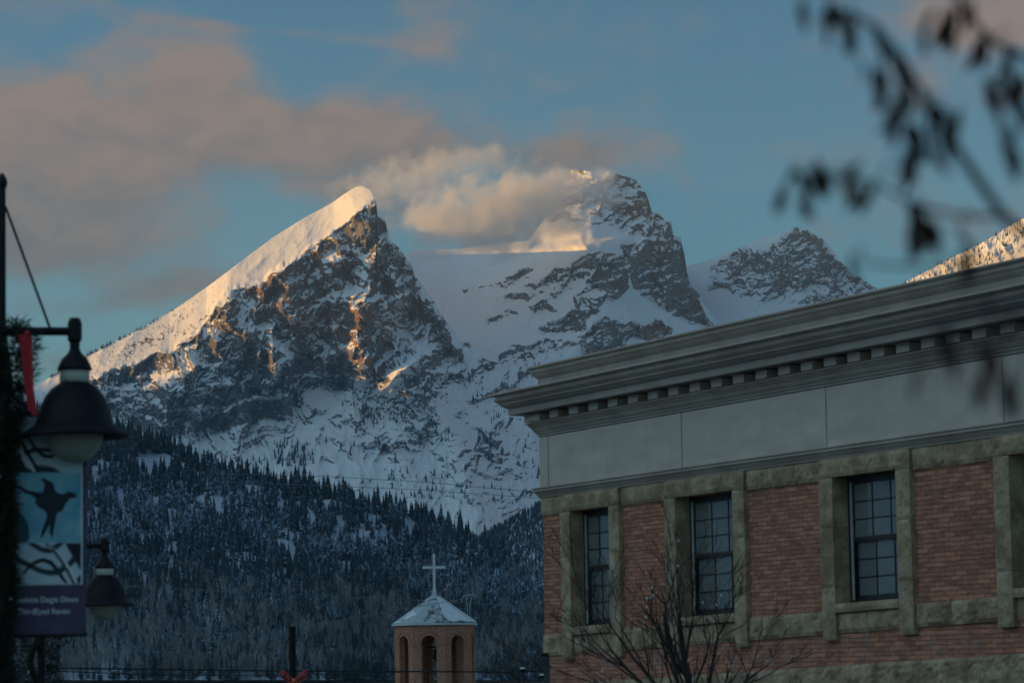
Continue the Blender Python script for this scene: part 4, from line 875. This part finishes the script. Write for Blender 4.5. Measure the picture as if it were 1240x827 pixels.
p = at(33, 404, 17.75); bow(p, L1[3], .42, 'long red ribbon tails tied under the arm of the large street lamp', {-1: [(-.02, -.02), (-.03, -.4), (-.05, -.8), (-.1, -1.15)], 1: [(-.08, -.02), (-.04, -.3), (.0, -.7), (.06, -1.1)]}, False, False)
# banner
def banner():
    D = 18.1; o, X_, k, rz = frame_at(54, 644, D); B = empty('street_banner', o, rz, 'purple street banner picturing a dark flying bird between grey swirls, with two lines of names', 'banner')
    q = lambda px, py, off=0: ((px-54)*k, -off, (644-py)*k)
    m_pl = varied('plum_banner_cloth', (.065, .050, .095), (.085, .070, .125), 8, .75, .15, .004); m_line = varied('banner_white_print', (.72, .76, .8), (.78, .8, .84), 8, .75, .1)
    m_bl, t, b = mat('banner_blue_print', (.05, .2, .3), .7); co = ocoord(t); sp = N(t, 'ShaderNodeSeparateXYZ'); t.links.new(co, sp.inputs[0]); nn = noise(t, co, 7, 4)
    t.links.new(mixc(t, smooth(t, nn, .3, .7), (.10, .36, .52), (.28, .54, .62)), b.inputs['Base Color'])
    m_sw, t, b = mat('banner_swirl_print', (.2, .25, .3), .7); co = ocoord(t)
    w = N(t, 'ShaderNodeTexWave', wave_type='RINGS', rings_direction='Y'); w.inputs['Scale'].default_value = 2.6; w.inputs['Distortion'].default_value = 3.4; w.inputs['Detail'].default_value = 1.5; w.inputs['Detail Scale'].default_value = 1.3; t.links.new(co, w.inputs[0])
    cr = N(t, 'ShaderNodeValToRGB'); t.links.new(w.outputs[0], cr.inputs[0]); cr.color_ramp.elements[0].color = (.012, .03, .045, 1); cr.color_ramp.elements[0].position = .04; cr.color_ramp.elements[1].color = (.56, .66, .72, 1); cr.color_ramp.elements[1].position = .30; t.links.new(cr.outputs[0], b.inputs['Base Color'])
    m_bd = varied('banner_dark_print', (.008, .012, .02), (.02, .03, .045), 12, .7, .1); m_tl = varied('banner_teal_print', (.025, .07, .09), (.05, .11, .13), 9, .7, .1)
    def sheet_(nm, x0, x1, y0, y1, off, mt, th=.002, curl=0):
        bm = bmesh.new(); a = q(x0, y1); c = q(x1, y0); box(bm, a[0], c[0], -off-th, -off, a[2], c[2]); return obj(nm, bm, mt, B)
    def poly(nm, pts, off, mt):
        bm = bmesh.new(); f = bm.faces.new([bm.verts.new(q(x, y, off)) for x, y in pts]); r = bmesh.ops.extrude_face_region(bm, geom=[f]); bmesh.ops.translate(bm, verts=[v for v in r['geom'] if isinstance(v, bmesh.types.BMVert)], vec=(0, -.001, 0)); bmesh.ops.recalc_face_normals(bm, faces=bm.faces); return obj(nm, bm, mt, B)
    sheet_('cloth', 3, 103, 500, 768, 0, m_pl, .003)
    sheet_('border', 14, 99, 506, 707, .005, m_line, .001)
    for nm, y0, y1, mt in (('swirl_print', 506, 573, m_sw), ('sky_print', 573, 657, m_bl), ('swirl_print', 657, 706, m_sw)): sheet_(nm, 16.5, 97, y0, y1, .008, mt, .001)
    poly('dark_corner', [(78, 657.5), (96.8, 657.5), (96.8, 690)], .0115, m_bd); poly('dark_corner', [(17, 572.5), (17, 548), (26, 556), (36, 572.5)], .0115, m_bd)
    bird = [(93, 601), (88, 597), (82, 596), (76, 599), (70, 598), (66, 594), (64, 586), (58, 582), (52, 579), (50, 581), (54, 587), (53, 592), (52, 597), (44, 596), (34, 594), (24, 589), (17, 586), (22, 591), (31, 597), (39, 600), (44, 604), (43, 610), (48, 615), (54, 618), (57, 623), (55, 632), (51, 642), (49, 652), (53, 648), (57, 640), (60, 634), (60, 645), (63, 652), (65, 640), (67, 630), (69, 621), (75, 619), (79, 610), (84, 604), (90, 603)]
    poly('bird', bird, .0115, m_bd)
    poly('tree_print', [(17, 655), (17, 618), (22, 615), (26, 622), (31, 628), (35, 636), (36, 650), (33, 656.5)], .0115, m_tl)
    def curve_strip(pts, w, mt):
        bm = bmesh.new(); P = [Vector(q(x, y, .0118)) for x, y in pts]; strip(bm, P, w*k, (0, 0, 1) if False else (0, 1, 0), .001)
        return bm
    def band(pts, wpx, mt, nm):
        bm = bmesh.new(); P = [np.array(p, float) for p in pts]; a = []; 
        for i, p in enumerate(P):
            d = P[min(i+1, len(P)-1)]-P[max(i-1, 0)]; n = np.array((-d[1], d[0]))/np.hypot(*d); ww = wpx*(.35+.65*math.sin(math.pi*(i+.5)/len(P))); a.append((bm.verts.new(q(*(p-n*ww/2), .013)), bm.verts.new(q(*(p+n*ww/2), .013))))
        for u, v in zip(a, a[1:]): bm.faces.new((u[0], u[1], v[1], v[0]))
        return obj(nm, bm, mt, B)
    band([(28, 695), (35, 686), (43, 680), (52, 677), (61, 680), (68, 688), (76, 700), (80, 705)], 5, m_bd, 'swirl_line')
    band([(56, 658), (63, 664), (71, 674), (80, 688), (88, 704)], 4, m_bd, 'swirl_line')
    band([(24, 528), (31, 545), (40, 560), (49, 572)], 4, m_bd, 'swirl_line'); band([(34, 530), (44, 545), (53, 553), (62, 554), (68, 549)], 5, m_bd, 'swirl_line')
    band([(58, 660), (68, 668), (80, 684), (92, 705)], 5, m_line, 'swirl_line'); band([(23, 540), (30, 555), (42, 572)], 5, m_line, 'swirl_line')
    for txt, x, y, sz in (('Bernadette Daigle Dixon', 51.5, 727.5, 9.3), ('ThirdEyed Raven', 53.5, 741.5, 9.6)):
        cu = bpy.data.curves.new('lettering', 'FONT'); cu.body = txt; cu.size = sz*k; cu.align_x = 'CENTER'; cu.extrude = .0004; cu.offset = .00035
        to = bpy.data.objects.new('lettering', cu); sc.collection.objects.link(to); dg = bpy.context.evaluated_depsgraph_get(); me = bpy.data.meshes.new_from_object(to.evaluated_get(dg)); bpy.data.objects.remove(to)
        wmax = max(v.co.x for v in me.vertices)-min(v.co.x for v in me.vertices); tgt = (84 if 'Dixon' in txt else 61)*k; f = tgt/wmax
        for v in me.vertices: v.co = Vector((v.co.x*f, -v.co.z-.0045, v.co.y))
        lo = obj('lettering', me, m_line, B); lo.location = q(x, y)
    bm = bmesh.new()
    for y in (501, 767): tube(bm, [q(-4, y), q(104, y)], .010, 8)
    obj('bracket', bm, m_black, B)
banner()

# ------------------------------------------------------------------ wires, poles and small things of the street
m_wire = varied('cable_rubber', (.012, .012, .014), (.02, .02, .024), 4, .6); m_pale = varied('bare_aluminium_cable', (.14, .18, .20), (.2, .24, .26), 4, .5)
def wire(pts, rpx, mt, label, name='overhead_cable', group=None):
    bm = bmesh.new(); P = [at(*p) for p in pts]; Q = []
    for a, b_ in zip(P, P[1:]):
        for q in range(8): Q.append(tuple(a+(b_-a)*q/8))
    Q.append(tuple(P[-1])); rr = [rpx*math.hypot(p[0], p[1])/LENS_PX for p in Q]; tube(bm, Q, sum(rr)/len(rr) if max(rr)/min(rr) < 1.6 else rr, 6); tag(obj(name, bm, mt), label, 'cable', group)
wire([(-60, 807.5, 60), (75, 808.5, 60), (300, 811.5, 60), (450, 812.5, 60), (560, 812.8, 60), (600, 813, 60), (616, 814, 60), (622, 817, 60), (628, 824, 60), (631, 835, 60), (631, 900, 60)], 1.0, m_wire, 'thick black cable crossing low behind the lamps, bending down beside the bell tower')
wire([(-60, 811, 70), (75, 812.5, 70), (200, 817, 70), (330, 818, 70), (480, 813.5, 70), (520, 812, 75)], .6, m_wire, 'thinner black cable sagging just under the thick one')
wire([(120, 708, 260), (200, 712, 260), (330, 718, 260), (480, 725, 260), (560, 729, 260), (656, 735.5, 260), (760, 742, 260)], .40, m_pale, 'thin pale wire running across the wooded hill behind the cross')
wire([(352, 762, 130), (400, 753, 130), (440, 745.5, 130), (476, 739, 130), (560, 725, 150)], .45, m_pale, 'thin pale wire rising from the dark pole toward the bell tower roof')
wire([(255, 573, 400), (400, 577, 400), (520, 584, 400), (660, 597, 400), (760, 608, 400)], .35, m_pale, 'upper of two faint wires crossing the foot of the snow slope')
wire([(255, 583, 400), (400, 588, 400), (520, 593.5, 400), (660, 603.5, 400), (760, 613, 400)], .35, m_pale, 'lower of two faint wires crossing the foot of the snow slope')
wire([(60, 765, 200), (200, 767, 200), (352, 765, 200)], .35, m_pale, 'faint wire running left from the dark pole past the small street lamp')
# dark pole with a bow
o, X_, k, rz = frame_at(354, 790, 60.)
pl = empty('utility_pole', (o.x, o.y, 0), rz, 'short dark round pole with a red bow tied around it', 'pole'); bm = bmesh.new(); zt = at(353, 759, 60)[2]; lathe(bm, [(0, 0), (.085, 0), (.08, 2), (.070, zt-.02), (.066, zt), (0, zt)], 20); obj('shaft', bm, m_black, pl)
bm = bmesh.new(); lathe(bm, [(.0, .012), (.074, .01), (.076, -.05), (.07, -.055)], 20, (0, 0, zt)); obj('cap', bm, m_black, pl)
p1 = at(350, 770, 59.9); p2 = at(332, 827, 59.5); pp = Vector(p1)+(Vector(p2)-Vector(p1))*2.6; bm = bmesh.new(); tube(bm, [p1, tuple(pp)], .012, 6); tag(obj('guy_wire', bm, m_wire), 'thin dark guy wire slanting down left from the pole with the red bow', 'cable')
p = at(356, 823, 59.85); bow(p, rz, 1.05, 'red bow with gold edges tied round the dark pole low in front of the forest', {-1: [(0, -.02), (-.08, -.2), (-.15, -.4)], 1: [(0, -.02), (.08, -.2), (.14, -.42)]})
# transmission tower on the hillside
def pylon():
    p0 = locF(572, 745); D = math.hypot(p0[0], p0[1])-60; o, X_, k, rz = frame_at(571, 745, D); m = varied('galvanised_steel', (.30, .34, .36), (.42, .45, .47), .3, .5)
    T = empty('transmission_tower', o, rz, 'pale steel power tower with a wide crossarm standing out of the trees', 'power tower'); q = lambda x, y: ((x-571)*k, 0, (745-y)*k)
    bm = bmesh.new(); tube(bm, [q(560.5, 722.5), q(563, 720.5), q(570, 719.8), q(574, 719)], .55*k, 5); tube(bm, [q(574, 719), q(577, 720.5), q(577.5, 724)], .5*k, 5); tube(bm, [q(562.5, 721.5), q(575.5, 720.5)], .5*k, 5); tube(bm, [q(560.5, 722.5), q(559.5, 727)], .3*k, 5); obj('crossarm', bm, m, T)
    for a, b_ in ((563.5, 566), (572.5, 569.5)):
        bm = bmesh.new(); tube(bm, [q(a, 721), q(b_, 731), q(b_+(1 if a < 568 else -.5), 755)], .6*k, 5); obj('leg', bm, m, T)
    bm = bmesh.new(); 
    for a, b_, c, d in ((563.8, 722, 571.5, 724), (572.2, 722, 565, 725), (565, 725, 570.5, 728), (566, 731, 569.5, 731)): tube(bm, [q(a, b_), q(c, d)], .25*k, 4)
    obj('bracing', bm, m, T)
pylon()
# small lamp on a thin post, dark post beside the brick corner
o, X_, k, rz = frame_at(633, 815, 75.)
sl_ = empty('post_light', (o.x, o.y, 0), rz, 'small twin-headed light on a thin post between bell tower and brick building', 'street lamp'); zz_ = at(633, 812, 75)[2]
bm = bmesh.new(); tube(bm, [(0, 0, 0), (0, 0, zz_)], .018, 8); tube(bm, [(0, 0, zz_), (.10, 0, zz_+.0), (.56, 0, zz_-.01)], .018, 8); tube(bm, [(-.12, 0, 0), (-.12, 0, zz_-.1), (0, 0, zz_-.1)], .012, 6); obj('post', bm, m_wire, sl_)
for x, z in ((.0, .05), (.48, -.12)):
    bm = bmesh.new(); lathe(bm, [(0, .05), (.05, .04), (.075, 0), (.06, -.02), (0, -.02)], 16, (x, 0, zz_+z)); hd = obj('lamp_head', bm, m_bulb, sl_, True)
    bm = bmesh.new(); lathe(bm, [(.078, -.0), (.08, -.03), (.05, -.07), (0, -.075)], 16, (x, 0, zz_+z)); obj('housing', bm, m_black, sl_, True)
o, X_, k, rz = frame_at(662, 800, 44.); dp = empty('service_post', (o.x, o.y, 0), rz, 'square dark post with a short bracket beside the left corner of the brick building', 'post')
m_post = varied('dark_blue_steel', (.03, .045, .055), (.05, .065, .075), 3, .5); zt = at(662, 793, 44)[2]; bm = bmesh.new(); box(bm, -.045, .045, -.05, .05, 0, zt); bmesh.ops.bevel(bm, geom=bm.edges[:], offset=.006, segments=2, affect='EDGES'); obj('shaft', bm, m_post, dp)
bm = bmesh.new(); box(bm, -.085, .03, -.06, .06, zt-.02, zt+.035); tube(bm, [(-.06, 0, zt), (-.12, 0, zt-.10), (-.17, 0, zt-.16)], .008, 6); obj('bracket', bm, m_black, dp)
p = at(168, 815, 110); h = p[2]; e = empty('conifer_tree', (p[0], p[1], 0), 0, 'small conifer whose tip alone shows above the low cables by the lamps', 'tree'); e.scale = (h*.9, h*.9, h)
for nm, me in (('crown', protos[1][0]), ('trunk', protos[1][1])):
    c_ = bpy.data.objects.new(nm, me); sc.collection.objects.link(c_); c_.parent = e

# ------------------------------------------------------------------ bare trees
m_twig = varied('bare_bark', (.022, .017, .017), (.05, .038, .036), 8, .85, .3, .004)
def bare_tree(base, rz, H, fork, spread, seed, label, leaders, depth=5, r0=.07, rmin=.0035, lights=None, mtl=None):
    rs = random.Random(seed); T = empty('bare_tree', base, rz, label, 'tree'); tips = []
    bt = bmesh.new(); tube(bt, [(0, 0, 0), (.02, 0, fork*.5), (0, .02, fork)], [r0*1.25, r0*1.1, r0], 10); obj('trunk', bt, mtl or m_twig, T)
    bm = None
    def grow(p, d, l, r, lv):
        pts = [Vector(p)]; n = 5; dd = Vector(d).normalized(); pr = [r]
        for i in range(n):
            dd = (dd+Vector((rs.gauss(0, .09), rs.gauss(0, .09), .05+rs.gauss(0, .05)))).normalized(); pts.append(pts[-1]+dd*l/n); pr.append(max(rmin*.8, r*(1-.62*(i+1)/n)))
        tube(bm, pts, pr, 5 if lv > 2 else 4, False); tips.append(pts[-1])
        if lv <= 0: return
        for i in range(rs.choice((2, 3, 3)) if lv < depth-1 else 5):
            j = rs.choice(range(1, n+1)); a = rs.uniform(0, 6.28); tilt = rs.uniform(.3, .62)
            u = dd.cross(Vector((math.cos(a), math.sin(a), .1))).normalized(); nd = (dd*math.cos(tilt)+u*math.sin(tilt)); nd.z = abs(nd.z)*.8+.15
            grow(pts[j], nd, l*rs.uniform(.45, .72), max(rmin, pr[j]*.62), lv-1)
    for (dx, dy, dz, l) in leaders:
        bm = bmesh.new(); grow((0, 0, fork-.1), (dx, dy, dz), l, r0*.46, depth-1); obj('branch', bm, mtl or m_twig, T)
    return T, tips
o, X_, k, rz = frame_at(838, 800, 36.)
ld = [(-.6, .1, 1, 1.5), (-.3, -.2, 1, 1.5), (-.08, .2, 1, 1.5), (.05, -.1, 1, 1.45), (.34, .1, 1, 1.25), (-.95, -.15, .8, 1.45), (.8, .05, .9, 1.1), (-1.15, .1, .5, 1.3)]
T, tips = bare_tree((o.x, o.y, 0), rz, 6.8, 3.85, 1.3, 12, 'leafless street tree with many thin upright twigs in front of the brick wall', ld, 5, .075, .0032)
rr = random.Random(4); rot = Matrix.Rotation(rz, 3, 'Z'); n = 0; rr.shuffle(tips)
for tp in tips:
    if n >= 22 or tp.z < 4.3 or tp.z > 6.2: continue
    w = Vector((o.x, o.y, 0))+rot@tp; bm = bmesh.new(); lathe(bm, [(0, .020), (.009, .014), (.014, .003), (.011, -.01), (0, -.014)], 10); lo = obj('fairy_light', bm, m_bulb, None, True); lo.location = w; n += 1
    tag(lo, 'small pale bulb hanging among the twigs of the leafless street tree', 'light bulb', 'pale bulbs in the leafless street tree')
m_tw2 = varied('reddish_bark', (.05, .042, .042), (.09, .075, .072), 4, .9)
o, X_, k, rz = frame_at(640, 815, 95.); bare_tree((o.x, o.y, 0), rz, 6, 3.6, 1.2, 21, 'leafless brownish tree between the bell tower and the brick building', [(-.5, .1, 1, 1.6), (-.15, -.2, 1, 1.5), (.3, .1, 1, 1.6), (.6, 0, .8, 1.4), (-.9, 0, .7, 1.3)], 5, .08, .006, mtl=m_tw2)

# ------------------------------------------------------------------ near tree whose last leaves hang into the view
def leaf_tree():
    D = 2.9; base = at(1700, 800, D); T = empty('leafy_tree', (base[0], base[1], 0), 0, 'young tree close by with a few withered dark leaves hanging over the cornice', 'tree'); inv = Vector((base[0], base[1], 0))
    m_l, t, b = mat('withered_leaf', (.05, .03, .022), .7); t.links.new(mixc(t, noise(t, ocoord(t), 30, 4), (.04, .025, .02), (.15, .08, .055)), b.inputs['Base Color'])
    m_bk = varied('smooth_grey_bark', (.035, .04, .045), (.065, .07, .075), 10, .8)
    A = lambda x, y, dd=0: Vector(at(x, y, D+dd))-inv
    bm = bmesh.new(); tube(bm, [(0, 0, 0), (.03, .02, 2.), tuple(A(1695, 600)), tuple(A(1690, 200)), tuple(A(1700, -500))], [.07, .06, .05, .04, .015], 12); obj('trunk', bm, m_bk, T)
    mains = [([(1694, 560), (1500, 470), (1340, 360), (1262, 300), (1215, 262), (1165, 190), (1128, 130), (1090, 70), (1062, 36), (1035, 18), (1004, 12)], .010, 0), ([(1694, 300), (1500, 180), (1350, 110), (1262, 80), (1205, 52), (1170, 20), (1150, -20)], .008, .25), ([(1694, 400), (1480, 260), (1330, 190), (1262, 150), (1225, 120), (1190, 98)], .007, -.2),
             ([(1215, 262), (1165, 262), (1110, 250), (1060, 222), (1005, 212), (958, 214)], .0032, .05), ([(1262, 300), (1200, 318), (1150, 325), (1080, 322), (1042, 318)], .003, .1), ([(1694, 650), (1500, 520), (1340, 420), (1262, 380), (1200, 365), (1130, 395)], .007, -.35)]
    segs = []
    for pts, r, dd in mains:
        bm = bmesh.new(); P = [A(x, y, dd) for x, y in pts]; n = len(P); tube(bm, P, [r*.62*(1-.8*i/n)+.0007 for i in range(n)], 7); obj('branch', bm, m_bk, T); segs += [(x, y, dd) for x, y in pts]
    C_ = [(1002,28,5),(1030,45,3),(1068,70,3),(1058,110,5),(1085,95,2),(1075,150,4),(1112,160,2),(1100,200,6),(1135,140,3),(1160,170,3),(955,235,4),(978,225,2),(1030,235,5),(1110,262,4),(1130,290,4),(1165,315,3),(1045,325,1),(1150,35,6),(1172,15,4),(1140,62,2),(1182,75,3),(1205,100,3),(1228,115,4),(1215,155,3),(1238,130,3),(1225,60,2),(1185,398,2),(1196,430,2),(1206,490,2),(1118,440,1),(1146,455,1),(1232,395,1),(1238,480,1),(1030,70,2),(1095,130,2),(1088,225,2),(1060,185,2),(1120,330,2),(1180,290,2)]
    rs = random.Random(9); nl = 0
    for cx, cy, n in C_:
        sx, sy, dd = min(segs, key=lambda s: math.hypot(s[0]-cx, (s[1]-cy+25)*1.0)+(0 if s[1] < cy+10 else 60)); bm = bmesh.new(); e = A(cx, cy-22, dd); tube(bm, [A(sx, sy, dd), (A(sx, sy, dd)+e)/2+Vector((0, 0, .012)), e], .0011, 5); obj('twig', bm, m_bk, T)
        for i in range(n):
            if nl >= 100: break
            nl += 1; L = rs.uniform(.027, .044); w = L*rs.uniform(.28, .45); a = rs.uniform(0, 6.28); lean = Vector((rs.gauss(0, .3), rs.gauss(0, .3), -1)).normalized(); s_ = lean.cross(Vector((math.cos(a), math.sin(a), 0))).normalized(); nn = lean.cross(s_)
            o_ = e+Vector((rs.gauss(0, .010), rs.gauss(0, .03), rs.gauss(-.004, .010))); bm = bmesh.new(); rows = []
            for q in range(7):
                f = q/6; ww = w*math.sin(math.pi*min(.98, f*.9+.06))**.8; c = o_+lean*L*f+nn*(.25*w*math.sin(f*3)); cu = nn*ww*.35; rows.append([bm.verts.new(c-s_*ww/2+cu), bm.verts.new(c), bm.verts.new(c+s_*ww/2+cu)])
            for u, v in zip(rows, rows[1:]):
                for q in range(2): bm.faces.new((u[q], u[q+1], v[q+1], v[q]))
            bmesh.ops.solidify(bm, geom=bm.faces[:], thickness=.0006); obj('leaf', bm, m_l, T, True)
leaf_tree()
